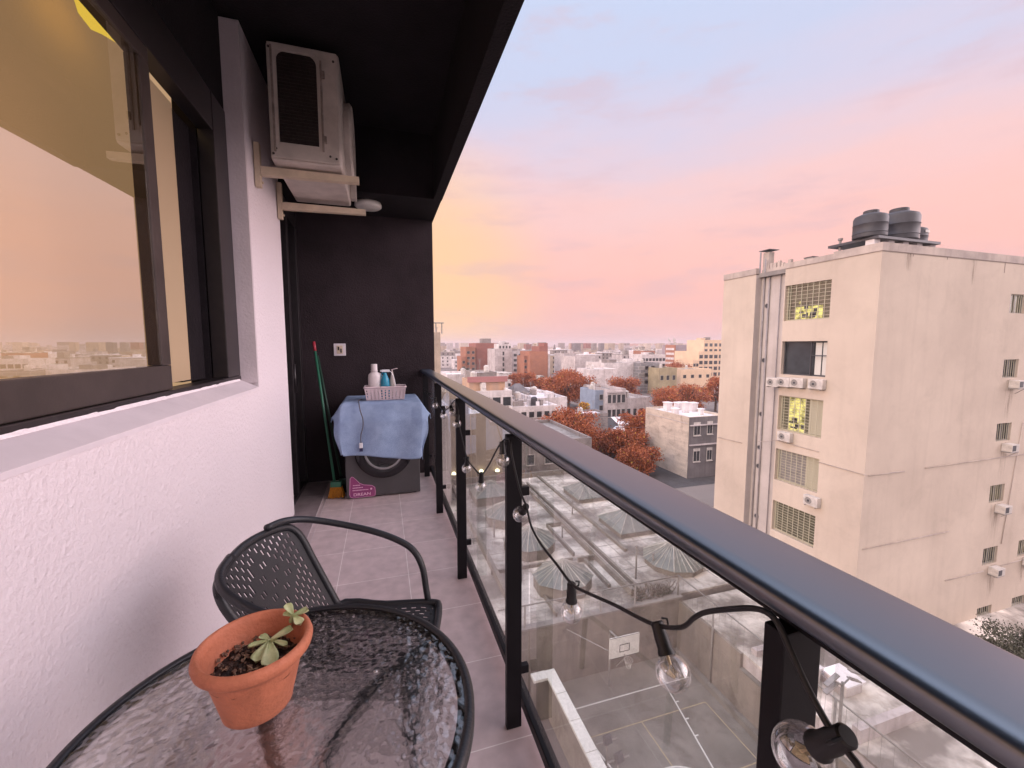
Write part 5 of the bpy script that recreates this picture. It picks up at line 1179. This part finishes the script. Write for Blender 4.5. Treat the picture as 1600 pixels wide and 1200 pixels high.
# ================================================================== BUILDINGS
def bpx(xl, xr, yt, Y, dy, zb=GZ):
    p, q = ony(xl, yt, Y), ony(xr, yt, Y); return (p.x, q.x, Y, Y + dy, zb, p.z)
def building(name, label, dims, wall, roof='roof_grey', win=None, side=None, par=.5, group=None, cat='building', panem='pane', extra=True, seed=0):
    X0, X1, Y0, Y1, Z0, Z1 = dims
    r0 = empty(name, ((X0 + X1) / 2, (Y0 + Y1) / 2, Z0), label, cat, group)
    def U(o_): return under(o_, r0)
    b = MB().box(X0, X1, Y0, Y1, Z0, Z1 - par); 
    t_ = .25
    if par > 0: b.box(X0, X1, Y0, Y0 + t_, Z1 - par + .001, Z1).box(X0, X1, Y1 - t_, Y1, Z1 - par + .001, Z1).box(X0, X0 + t_, Y0 + t_ + .001, Y1 - t_ - .001, Z1 - par + .001, Z1).box(X1 - t_, X1, Y0 + t_ + .001, Y1 - t_ - .001, Z1 - par + .001, Z1)
    U(b.build('wall', wall, r0))
    rf = U(MB().box(X0 + t_ + .01, X1 - t_ - .01, Y0 + t_ + .01, Y1 - t_ - .01, Z1 - par + .001, Z1 - par + .03).build('roof', roof, r0))
    rnd = random.Random(seed + int(X0 * 10))
    if extra:
        for k in range(3 if extra is True else extra):
            q_ = 1 if extra is True else .45
            w_ = (X1 - X0) * rnd.uniform(.06, .16) * q_; d_ = (Y1 - Y0) * rnd.uniform(.06, .16) * (q_ + .2); x = rnd.uniform(X0 + w_ + .5, X1 - w_ - .5); y = rnd.uniform(Y0 + d_ + .5, Y1 - d_ - .5)
            under(MB().box(x - w_, x + w_, y - d_, y + d_, Z1 - par + .031, Z1 - par + (rnd.uniform(1.0, 2.2) if extra is True else rnd.uniform(.35, 1.3))).build('roof_hut', wall if k % 2 == 0 else 'concrete', rf), Vector())
    if Y0 < 170 and Y0 > 50:
        x, y = rnd.uniform(X0 + 1, X1 - 1), rnd.uniform(Y0 + 1.5, Y1 - 1.5)
        under(MB().lathe([(.55, Z1 - par + .5), (.6, Z1 - par + .6), (.6, Z1 - par + 1.5), (.3, Z1 - par + 1.75), (.001, Z1 - par + 1.8)], 14, Matrix.Translation((x, y, 0)), cap=False).box(x - .5, x + .5, y - .5, y + .5, Z1 - par + .031, Z1 - par + .5).build('roof_tank', 'tank' if seed % 2 else 'ac_small', rf), Vector())
        for k in range(2):
            x, y, h_ = rnd.uniform(X0 + .6, X1 - .6), rnd.uniform(Y0 + .6, Y1 - .6), rnd.uniform(1.6, 3.4)
            b_ = MB().tube([(x, y, Z1 - par), (x, y, Z1 - par + h_)], .045, 4)
            for q in range(3): b_.tube([(x - .5 + .1 * q, y, Z1 - par + h_ - .25 * q), (x + .5 - .1 * q, y, Z1 - par + h_ - .25 * q)], .03, 3)
            under(b_.build('aerial', 'metal_grey', rf), Vector())
    def wins(spec, plane):
        nx_, nz_, ww, wh, top, pitch = spec[:6]; u0, u1 = (X0, X1) if plane == 'y' else (Y0, Y1)
        if len(spec) > 6: u0, u1 = u0 + (u1 - u0) * spec[6], u0 + (u1 - u0) * spec[7]
        for i in range(nx_):
            uc = u0 + (u1 - u0) * (i + .5) / nx_
            for j in range(nz_):
                zt = Z1 - top - j * pitch
                if zt - wh < Z0: continue
                e = .06
                if plane == 'y':
                    fr_ = MB().box(uc - ww / 2 - e, uc + ww / 2 + e, Y0 - .04, Y0 - .002, zt - wh - e, zt + e); pn = MB().box(uc - ww / 2, uc + ww / 2, Y0 - .055, Y0 - .0405, zt - wh, zt)
                    sl2 = MB().box(uc - ww / 2 - .12, uc + ww / 2 + .12, Y0 - .16, Y0 - .056, zt - wh - .12, zt - wh - .01)
                else:
                    fr_ = MB().box(X0 - .04, X0 - .002, uc - ww / 2 - e, uc + ww / 2 + e, zt - wh - e, zt + e); pn = MB().box(X0 - .055, X0 - .0405, uc - ww / 2, uc + ww / 2, zt - wh, zt)
                    sl2 = MB().box(X0 - .16, X0 - .056, uc - ww / 2 - .12, uc + ww / 2 + .12, zt - wh - .12, zt - wh - .01)
                f = U(fr_.build('window', 'ac_small', r0)); under(pn.build('pane', panem, f), Vector())
                if Y0 < 120: under(sl2.build('window_sill', 'ac_small', f), Vector())
    if win:
        for s_ in (win if isinstance(win, list) else [win]): wins(s_, 'y')
    if side:
        for s_ in (side if isinstance(side, list) else [side]): wins(s_, 'x')
    return r0
# the block just beyond the school roof (seen through the far glass panels)
building('tan_facade_building', 'blank tan walled block rising just beyond the school roof, behind the far railing glass', (6.3, 13.2, 46.2, 62, GZ, -6.4), 'tan', 'roof_white', extra=True)
building('low_grey_block', 'low grey brown block across the end of the school roof', (13.25, 25, 46.4, 60, GZ, -10.2), 'concrete', 'roof_grey', win=[(5, 1, .9, 1.2, 1.6, 3)], extra=False)
lw = [(709, 740), (752, 736), (777, 735)]
for i, (px, py) in enumerate(lw):
    p = ony(px, py, 45.9); r0 = empty('wall_lamp', p, ['lit yellowish bulkhead lamp on the tan block wall, leftmost of the three', 'lit yellowish bulkhead lamp on the tan block wall, middle of the three', 'lit yellowish bulkhead lamp on the tan block wall, rightmost of the three'][i], 'lamp', 'lit lamps along the tan wall')
    M.setdefault('lamp_glow', mat('lit_lamp', (1, 1, .8), .5, emis=(1.0, .95, .60), es=3.0))
    b = MB().lathe([(.26, -.10), (.26, .0), (.20, .10), (.1, .18), (.001, .20)], 16, cap=False); b.build('diffuser', 'lamp_glow', r0, smooth=True); MB().box(-.3, .3, -.05, .28, -.16, -.105).build('bracket', 'metal_grey', r0)
# neighbour strip of walls far left behind posts
building('grey_party_block', 'narrow grey pink block farthest left behind the railing glass', (3.2, 6.2, 40, 60, -14, -4.6), 'pale', extra=False)
# white workshop complex
building('white_house', 'white house with square windows under the timber clad shed', bpx(727, 800, 612, 70, 9), 'white_b', 'roof_white', win=[(4, 1, 1.4, 1.5, 1.2, 3, .1, 1)], extra=False)
building('timber_shed', 'timber coloured shed under a red fascia behind the handrail', bpx(733, 789, 594, 74.5, 7), 'wood', 'roof_grey', extra=False, par=.3)
rb = building('concrete_block', 'grey flat block above the timber shed with a pale roof line', bpx(739, 776, 582, 84, 9), 'concrete', 'roof_white', extra=False)
p = bpx(733, 790, 592, 74.2, .1); o = MB().box(p[0] - .3, p[1] + .3, 73.9, 74.48, p[5] - .65, p[5] + .35).build('fascia', 'red_band'); o.parent = [x for x in col.objects if x.name == 'timber_shed'][0]; under(o, o.parent)
building('long_white_wall', 'long pale low building at the left above the handrail', bpx(699, 739, 585, 95, 12), 'white_b', 'roof_white', extra=False)
building('white_workshop', 'large white workshop with stained walls and flat white roof', bpx(836, 886, 622, 74, 20), 'white_b', 'roof_white', extra=9)
building('white_terrace', 'cluttered white terrace roofs below the workshop', bpx(800, 872, 636, 68, 5.5), 'white_b', 'roof_white', win=[(6, 1, .9, 1.0, 1.0, 3)], extra=8, seed=3)
building('white_annex', 'low white annex with pipes between the house and the workshop', bpx(800, 836, 624, 76, 12), 'white_b', 'roof_white', extra=8, seed=8)
building('stained_wall', 'dark stained garden wall block behind the dense orange tree', bpx(893, 950, 648, 84, 6), 'concrete', 'roof_white', extra=False)
building('blue_house', 'small blue grey house at the corner of the old facade', bpx(930, 949, 610, 100, 9), 'blue_wall', win=(1, 2, 1, 1.4, 1.2, 3), extra=False)
hr = empty('hipped_shed', (0, 86, -4), 'small dark hipped roof shed among the white workshops', 'shed')
a_, c_ = ony(801, 614, 86), ony(829, 614, 86); xm = (a_.x + c_.x) / 2; zt_ = ony(812, 601, 86).z
b = MB().add([(a_.x, 86, a_.z), (c_.x, 86, a_.z), (c_.x, 92, a_.z), (a_.x, 92, a_.z), (xm - .6, 89, zt_), (xm + .6, 89, zt_)], [(0, 1, 5, 4), (1, 2, 5), (2, 3, 4, 5), (3, 0, 4)]); under(b.build('roof', 'dark_side', hr), hr)
under(MB().box(a_.x + .3, c_.x - .3, 86.3, 91.7, -14, a_.z - .01).build('wall', 'concrete', hr), hr)
# old facade
of = building('old_facade_building', 'old two storey grey stone building with a row of tall windows on the street', bpx(949, 978, 608, 98, 14), 'pale', 'roof_grey', win=[(4, 1, 1.0, 2.2, 1.6, 3.8), (4, 1, 1.0, 2.0, 5.6, 3.8)], extra=False, par=.8)
building('old_low_wing', 'lower stepped wing of the old grey stone building', bpx(978, 1016, 622, 98.6, 12), 'pale', 'roof_dirty', win=[(4, 1, 1.0, 1.8, 3.0, 3.8)], extra=True, par=.8)
o = MB().box(of.location.x - 3.2, of.location.x + 2.4, 97.6, 97.99, -11.2, -10.8).build('cornice', 'pale', of); under(o, of)
# stained beige block with white roof
Y = 49.0
c_ = ony(1075, 652, Y); X0_ = ony(1075, 700, Y).x; far = onx(1009, 640, X0_).y; xr_ = ony(1135, 650, Y).x
mb_ = building('beige_block', 'stained beige block with a white roof and grey windowed front', (X0_, xr_, Y, far, GZ, c_.z), 'stain_beige', 'roof_white', extra=False, par=.35)
o = under(MB().box(X0_ + .02, xr_, Y - .06, Y - .003, GZ, c_.z - .05).build('grey_front', 'dark_side', mb_), mb_)
for i, (px, py, w_, h_) in enumerate(((1089, 670, 1.0, 1.75), (1088, 711, 1.0, 1.75), (1109, 668, .8, 1.7), (1108, 709, .8, 1.7))):
    p = ony(px, py, Y - .06); f = under(MB().box(p.x - w_ / 2 - .1, p.x + w_ / 2 + .1, Y - .10, Y - .063, p.z - h_ / 2 - .1, p.z + h_ / 2 + .1).build('window', 'ac_small', mb_), mb_)
    under(MB().box(p.x - w_ / 2, p.x - .04, Y - .12, Y - .1005, p.z - h_ / 2, p.z + h_ / 2 - .3).box(p.x + .04, p.x + w_ / 2, Y - .12, Y - .1005, p.z - h_ / 2, p.z + h_ / 2 - .3).build('pane', 'pane', f), Vector())
    under(MB().box(p.x - w_ / 2 - .15, p.x + w_ / 2 + .15, Y - .25, Y - .121, p.z - h_ / 2 - .2, p.z - h_ / 2 - .101).build('window_sill', 'ac_small', f), Vector())
b = MB(); b.box(X0_ - .05, X0_ - .002, Y + .2, far - .2, c_.z - 1.05, c_.z - .95)
for k in (0, 1): b.box(X0_ + .1, xr_, Y - .35, Y - .064, c_.z - 1.3 - 2.9 * k, c_.z - 1.15 - 2.9 * k)
under(b.build('string_course', 'pale', mb_), mb_)
for i, (fx, fy, w_, h_) in enumerate(((.35, .75, .5, 1.3), (.55, .5, .4, 1.6), (.75, .8, .6, 1.1), (.2, .45, .4, .8), (.9, .6, .5, 1.3), (.65, .25, .3, .9))):
    x = X0_ + (xr_ - X0_) * fx; y = Y + (far - Y) * fy; r0 = empty('roof_chimney', (x, y, c_.z - .32), 'white rooftop flue on the beige block' + [', far left', ', centre with dark slot', ', back right', ', lowest at front left', ', right edge', ', nearest thin one'][i], 'chimney', 'white flues on the beige block roof')
    MB().box(-w_, w_, -w_, w_, 0, h_).build('flue', 'white_b', r0); MB().box(-w_ - .1, w_ + .1, -w_ - .1, w_ + .1, h_ + .001, h_ + .12).build('cap', 'roof_white', r0)
building('tan_side_house', 'narrow tan house between the beige block and the cream building', (xr_ + .3, xr_ + 3, Y - 2, Y + 8, GZ, -11.5), 'stain_beige', extra=False)
# distance rank
building('corner_tower', 'slim faded tan tower beside the black end wall edge', bpx(670, 688, 519, 130, 14), 'tan', win=None, extra=False)
rt_ = [x for x in col.objects if x.name == 'corner_tower'][0]; p = ony(682, 519, 130); q = ony(682, 505, 130)
b = MB()
for dx in (-1.8, 0, 1.8): b.box(p.x + dx - .15, p.x + dx + .15, 131, 131.3, p.z - .4, q.z)
b.box(p.x - 2.4, p.x + 2.4, 130.8, 131.6, q.z + .01, q.z + .3); o = b.build('roof_frame', 'metal_grey', rt_); under(o, rt_)
building('brick_tower', 'tall dark red brick tower with a grey roof box, left of the white tower', bpx(744, 776, 536, 240, 22), 'brick', win=[(2, 6, 1.6, 1.6, 3, 3.2, .72, 1.0)], side=None, extra=False)
o = MB().box(*[v for v in (ony(754, 530, 244).x, ony(767, 530, 244).x)], 244, 252, ony(754, 537, 244).z, ony(754, 529, 244).z).build('roof_box', 'concrete', [x for x in col.objects if x.name == 'brick_tower'][0]); under(o, o.parent)
building('brick_wing', 'orange brick wing with a column of balconies left of the brick tower', bpx(728, 743, 542, 238, 18), 'brick_orange', win=[(2, 7, 1.6, 1.5, 2.5, 3.2)], extra=False)
building('low_brick_wing', 'lower brick wing at the far left of the brick towers', bpx(721, 728, 557, 236, 15), 'brick_orange', win=[(1, 5, 1.4, 1.5, 2.5, 3.2)], extra=False)
building('white_tower', 'white twin slab tower right of the red brick tower', bpx(773, 800, 545, 215, 16), 'pale', win=[(1, 12, 1.0, 2.0, 1.5, 3.0, .44, .56)], extra=False)
building('setback_flats', 'pale upper storeys set back behind the white twin slab tower', bpx(779, 799, 537, 222, 10, -2), 'white_b', win=[(4, 1, 1.0, 1.4, 1.2, 3)], extra=True)
building('pale_flats', 'pale flats with dark balconies right of the white tower', bpx(801, 817, 548, 250, 16), 'pale', win=[(2, 7, 2.0, 1.6, 2.0, 3.2)])
sbk = building('stepped_brick_tower', 'stepped brick tower with a grey roof box and white side strip', bpx(828, 856, 549, 200, 16), 'brick_orange', win=None, extra=False)
o = MB().box(ony(843, 540, 200).x, ony(856, 540, 200).x, 200.1, 212, ony(843, 549, 200).z, ony(843, 541, 200).z).box(ony(850, 540, 200).x, ony(856, 540, 200).x, 200.2, 208, ony(843, 541, 200).z + .01, ony(843, 536, 200).z).build('upper_step', 'brick', sbk); under(o, sbk)
o = MB().box(ony(845, 540, 206).x, ony(854, 540, 206).x, 206.5, 211, ony(843, 541, 206).z, ony(843, 535, 206).z).build('roof_box', 'concrete', sbk); under(o, sbk)
building('white_strip_house', 'narrow white slab right against the stepped brick tower', bpx(856.5, 859.5, 553, 201, 14), 'white_b', extra=False)
building('small_brick_flats', 'small orange brick flats left of the stepped brick tower', bpx(819, 828, 556, 204, 12), 'brick_orange', win=[(2, 7, 1.2, 1.5, 2, 3.1)], extra=False)
building('balcony_flats', 'pale flats with dark balconies behind the largest tree', bpx(881, 899, 552, 220, 14), 'pale', win=[(3, 5, 2.2, 1.6, 2, 3.2)])
building('pink_grey_block', 'plain pink grey blank block right of the balcony flats', bpx(899, 930, 557, 175, 16), 'pale', extra=False)
building('long_white_block', 'long white blank walled warehouse with stained parapet', bpx(944, 1001, 567, 150, 16), 'white_b', 'roof_grey', extra=True)
building('white_warehouse_front', 'low bright white building in front of the warehouse', bpx(921, 966, 577, 135, 10), 'white_b', 'roof_white', extra=False)
building('grey_panel_block', 'grey panelled office block with banded windows', bpx(1001, 1030, 567, 145, 14), 'grey_panel', win=[(3, 3, 4.6, 1.3, 1.4, 2.9)], extra=False, panem='metal_grey')
building('olive_house', 'olive coloured house with three square windows', bpx(1030, 1058, 575, 138, 12), 'olive', win=[(3, 1, 1.3, 1.8, 3.0, 3)], extra=False)
building('white_flats', 'white low flats behind the grey panelled block', bpx(1003, 1040, 554, 190, 12), 'white_b', win=[(7, 2, 1.6, 1.5, 2, 3)])
at1 = building('brick_antenna_tower', 'orange and grey tower crowned with antennas', bpx(1056, 1079, 539, 230, 14), 'mauve', extra=False)
X0_ = ony(1056, 540, 230).x; f2 = onx(1040.5, 540, X0_).y
o = MB().box(X0_ - .4, X0_ - .003, 230, min(f2, 262), GZ, ony(1056, 539, 230).z).build('brick_side', 'brick_orange', at1); under(o, at1)
b = MB()
for k in range(9): z = ony(1056, 539, 230).z - 2 - 3.1 * k; b.box(X0_ - .6, X0_ - .41, 231, min(f2, 262) - 1, z - 1.5, z)
o = b.build('balcony_band', 'white_b', at1); under(o, at1)
b = MB(); zt = ony(1056, 539, 230).z; rr = random.Random(2)
for k in range(11):
    x = X0_ + .5 + rr.uniform(0, 5.5) - (k % 3) * .5; y = 233 + rr.uniform(0, 6); h_ = rr.uniform(2, 6.2); b.tube([(x, y, zt - .5), (x, y, zt + h_)], .10, 5); b.box(x - .22, x + .22, y - .2, y + .2, zt + h_ * .55, zt + h_ * .85)
o = b.build('antenna_array', 'ac_small', at1); under(o, at1)
building('lit_grid_flats', 'warm cream gridded flats catching light at the left of the cream building', bpx(1092, 1130, 549, 190, 20), 'warm', win=[(5, 6, 2.3, 1.9, 2.0, 3.3)], extra=False)
building('upper_terrace_flats', 'warm orange set back upper storeys above the gridded flats', bpx(1100, 1130, 531, 196, 14, -5), 'warm', win=[(4, 2, 2.0, 1.8, 2.0, 3.3)], extra=True)
building('grid_flats_wing', 'low warm wing stepping down left of the gridded flats', bpx(1083, 1092, 563, 188, 14), 'warm', win=[(2, 3, 1.4, 1.6, 1.8, 3.3)], extra=False)
building('cream_low_block', 'low cream block in front of the gridded flats', bpx(1064, 1112, 577, 150, 12), 'warm', 'roof_grey', win=[(4, 1, 1.5, 1.4, 2.5, 3)], extra=False)
ct = building('church_tower', 'distant pale church tower with a pointed spire', bpx(865, 871, 549, 420, 6), 'pale', extra=False, par=0)
p = ony(868, 549, 420); b = MB().lathe([(1.9, p.z), (1.4, p.z + 3), (.6, p.z + 6), (.05, p.z + 8)], 8, Matrix.Translation((p.x, 423, 0))); o = b.build('spire', 'dark_side', ct); under(o, ct)
building('far_slab_tower', 'faint distant slab tower on the horizon left of the antenna tower', bpx(978, 984, 536, 700, 15), 'concrete', extra=False)
# street with car
o = MB().box(25.2, 60, 46, 135, GZ + .012, GZ + .016).build('road', 'asphalt'); tag(o, kind='structure')
def car(loc, rz, label, m_):
    r0 = empty('parked_car', loc, label, 'car', 'cars on the street', rz)
    pf_ = [(-2.1, .35), (-2.1, .75), (-1.9, .88), (-1.1, .95), (-.6, 1.38), (.9, 1.42), (1.5, .98), (2.05, .85), (2.15, .6), (2.15, .35)]
    b_ = MB(); n = len(pf_); vv_ = [(x, s_ * .85 * (.86 if z > 1.2 else 1), z) for s_ in (-1, 1) for x, z in pf_]
    b_.add(vv_, [(k, (k + 1) % n, n + (k + 1) % n, n + k) for k in range(n)] + [tuple(range(n)), tuple(range(2 * n - 1, n - 1, -1))]); b_.build('body', m_, r0, bevel=.04)
    MB().box(-.95, 1.15, -.80, .80, 1.0, 1.30).build('windows', 'carglass', r0)
    for x in (-1.35, 1.35):
        for y in (-.8, .8): MB().lathe([(.001, -.1), (.32, -.1), (.32, .1), (.001, .1)], 18, Matrix.Translation((x, y, .32)) @ Matrix.Rotation(R(90), 4, 'X')).build('wheel', 'rubber', r0)
    for y in (-.6, .6): MB().box(2.1, 2.17, y - .15, y + .15, .6, .72).build('headlight', 'ac_small', r0)
p = onz(969, 676, GZ); car((p.x, p.y, GZ + .024), R(200), 'white hatchback on the street between the orange trees', 'car_white')
p = onz(985, 705, GZ); car((p.x, p.y, GZ + .024), R(80), 'dark car half hidden under the tall orange tree', 'car_dark')
aw = empty('white_awning', onz(973, 660, -14.6), 'white awning stretched over the shopfront of the old building', 'awning')
MB().add([(-2, -1.5, 0), (2, -1.5, 0), (2, 1.5, 1), (-2, 1.5, 1), (-2, -1.5, -.3), (2, -1.5, -.3)], [(0, 1, 2, 3), (0, 4, 5, 1)]).build('canopy', 'roof_white', aw)
for s_ in (-1.9, 1.9): MB().tube([(s_, -1.4, -3.3), (s_, -1.4, -.05)], .05, 5).build('post', 'metal_grey', aw)

ow = empty('overhead_cable', (36, 70, -9), 'thin black overhead cables strung across the street beside the beige block', 'cable')
b = MB()
for p, q in (((905, 655), (1010, 668)), ((870, 640), (1008, 650)), ((940, 700), (1010, 690))):
    a_, c_ = ony(p[0], p[1], 84), ony(q[0], q[1], 56); m_ = (a_ + c_) / 2 - Vector((0, 0, .7)); b.tube(bez([a_, m_, c_], 6), .03, 4)
under(b.build('wire', 'metal_dark', ow), ow)
# mid distance houses: individual blocks filling the plain
rr = random.Random(21)
walls = ['pale', 'white_b', 'tan', 'concrete', 'brick_orange', 'warm', 'white_b', 'pale']
wname = {'pale': 'pale grey', 'white_b': 'white', 'tan': 'tan', 'concrete': 'grey', 'brick_orange': 'orange brick', 'warm': 'warm cream'}
cnt = 0
placed = []; used = set()
for k in range(420):
    Y = 150 * (1.0045 ** k) * rr.uniform(.94, 1.06)
    px = rr.uniform(690, 1135)
    X = ony(px, 560, Y).x; w_ = rr.uniform(6, 17); d_ = rr.uniform(8, 16); st_ = rr.choices((2, 3, 4, 6, 9), (5, 5, 3, 1.6, .5))[0]
    if Y < 260 and st_ > 3: st_ = 3
    if Y < 1000: st_ = max(2, min(st_, int((19.36 - Y * 7 / 650) / 3.1)))
    if px < 885 and Y < 262:
        if Y > 225: continue
        st_ = 1 if Y > 175 else 2
    h_ = st_ * 3.1 + rr.uniform(0, 1.2)
    if any(abs(X - a_) < (w_ + b_) / 2 + 1 and abs(Y - c_) < 16 for a_, b_, c_ in placed): continue
    bad = False
    for ob in list(col.objects):
        if ob.parent is None and ob.get('category') in ('building', 'tree') and not ob.get('dist') and abs(ob.location.y - Y) < 22 and abs(ob.location.x - X) < w_ / 2 + 10: bad = True; break
    if bad: continue
    placed.append((X, w_, Y)); cnt += 1
    m_ = rr.choice(walls); fl = 'low' if st_ < 4 else ('mid height' if st_ < 7 else 'tall')
    hut = rr.random() < .6; rm = rr.choice(['roof_white', 'roof_grey', 'roof_white', 'roof_dirty']); rn = {'roof_white': 'white', 'roof_grey': 'grey', 'roof_dirty': 'stained'}[rm]
    third = 'behind the brick towers' if px < 860 else ('beyond the warehouse' if px < 1010 else 'near the antenna tower')
    dn = 'nearer' if Y < 300 else ('farther' if Y < 600 else 'very distant')
    sn = {1: 'one', 2: 'two', 3: 'three', 4: 'four', 6: 'six', 9: 'nine'}.get(st_, 'five')
    lab = '%s %s %s storey %s house with %s%s roof %s' % (dn, 'wide' if w_ > 13.5 else ('narrow' if w_ < 9.5 else 'medium'), sn, wname[m_], 'hutted ' if hut else 'flat ', rn, third)
    if lab in used: placed.pop(); cnt -= 1; continue
    used.add(lab)
    r0 = empty('city_house', (X, Y, GZ), lab, 'building', 'houses on the distant plain'); r0['dist'] = 1
    MB().box(-w_ / 2, w_ / 2, 0, d_, 0, h_).build('wall', m_, r0)
    b = MB().box(-w_ / 2 - .1, w_ / 2 + .1, -.1, d_ + .1, h_ + .001, h_ + .35)
    if hut: x = rr.uniform(-w_ / 3, w_ / 3); b.box(x - 1.4, x + 1.4, d_ * .3, d_ * .6, h_ + .351, h_ + rr.uniform(1.6, 3.4))
    b.build('roof', rm, r0)
    if Y < 450:
        nx_ = max(2, int(w_ / 3.5)); b = MB()
        for i in range(nx_):
            for j in range(st_): x = -w_ / 2 + w_ * (i + .5) / nx_; z = h_ - 1.0 - j * 3.1; b.box(x - .6, x + .6, -.05, -.002, z - 1.4, z)
        b.build('windows', 'pane', r0)
        x = rr.uniform(-w_ / 3, w_ / 3); MB().tube([(x, d_ / 2, h_), (x, d_ / 2, h_ + rr.uniform(2.2, 4.5))], .09, 4).build('aerial', 'metal_grey', r0)
    if cnt > 190: break
# the far city reads as one mass
b = MB(); rr = random.Random(33)
for k in range(7000):
    Y = 520 * (7.5 ** rr.random()); a_ = rr.uniform(-5, 60); X = Y * math.tan(R(a_)) ; w_ = rr.uniform(6, 15) * (1 + Y / 3000) * .8; h_ = min(rr.choices((5, 8, 12, 24, 42), (8, 6, 2.6, .55, .07))[0] * rr.uniform(.7, 1.3), 19 + Y * .007)
    b.mi = rr.choices(range(7), (3, 1.5, 3, 3, 3, 2.2, 1.5))[0]; b.box(X - w_ / 2, X + w_ / 2, Y, Y + w_, GZ, GZ + h_)
o = b.build('far_city', ['pale', 'white_b', 'concrete', 'stain_beige', 'tan', 'dark_side', 'brick']); tag(o, 'hazy mass of far city roofs along the horizon', 'far city', kind='stuff')
# scattered far street trees as one mass
b = MB(); rr = random.Random(44)
cs = []
for k in range(420):
    Y = 140 * (1.0055 ** k); px = rr.uniform(690, 1130)
    if px < 885 and 150 < Y < 265: continue; X = ony(px, 560, Y).x; s_ = rr.uniform(3, 6.5)
    if any(abs(X - a_) < b_ / 2 + s_ and -s_ < Y - c_ < 16 + s_ for a_, b_, c_ in placed): continue
    for _ in range(int(190 if Y < 350 else (80 if Y < 700 else 30))):
        d = Vector((rr.gauss(0, 1), rr.gauss(0, 1), rr.gauss(0, 1))).normalized() * rr.uniform(.4, 1); q = .17 + Y / 1300
        p = Vector((X + d.x * s_ * 1.4, Y + d.y * s_, GZ + 5 + s_ * .5 + d.z * s_)); a_ = Vector((rr.gauss(0, 1), rr.gauss(0, 1), rr.gauss(0, 1))).normalized(); t1 = a_.orthogonal().normalized(); u1 = a_.cross(t1)
        b.mi = rr.randrange(2); b.add([p + t1 * q, p + u1 * q, p - t1 * q, p - u1 * q], [(0, 1, 2, 3)])
o = b.build('far_trees', ['leaf_a', 'leaf_b']); tag(o, 'rust coloured tree masses between the distant houses', 'far trees', kind='stuff')

# ================================================================== HAZE
HAZE = True
if HAZE:
    m = bpy.data.materials.new('haze'); m.use_nodes = True; n = m.node_tree.nodes
    for x in list(n): n.remove(x)
    o_ = n.new('ShaderNodeOutputMaterial'); v = n.new('ShaderNodeVolumePrincipled'); v.inputs['Density'].default_value = .00042; v.inputs['Color'].default_value = (.93, .80, .80, 1); v.inputs['Anisotropy'].default_value = .2
    m.node_tree.links.new(v.outputs[0], o_.inputs['Volume'])
    o = MB().box(-6050, 7050, -850, 8050, GZ - 1, 45).build('haze', m); tag(o, 'thin pink evening haze over the city', 'haze', kind='stuff')
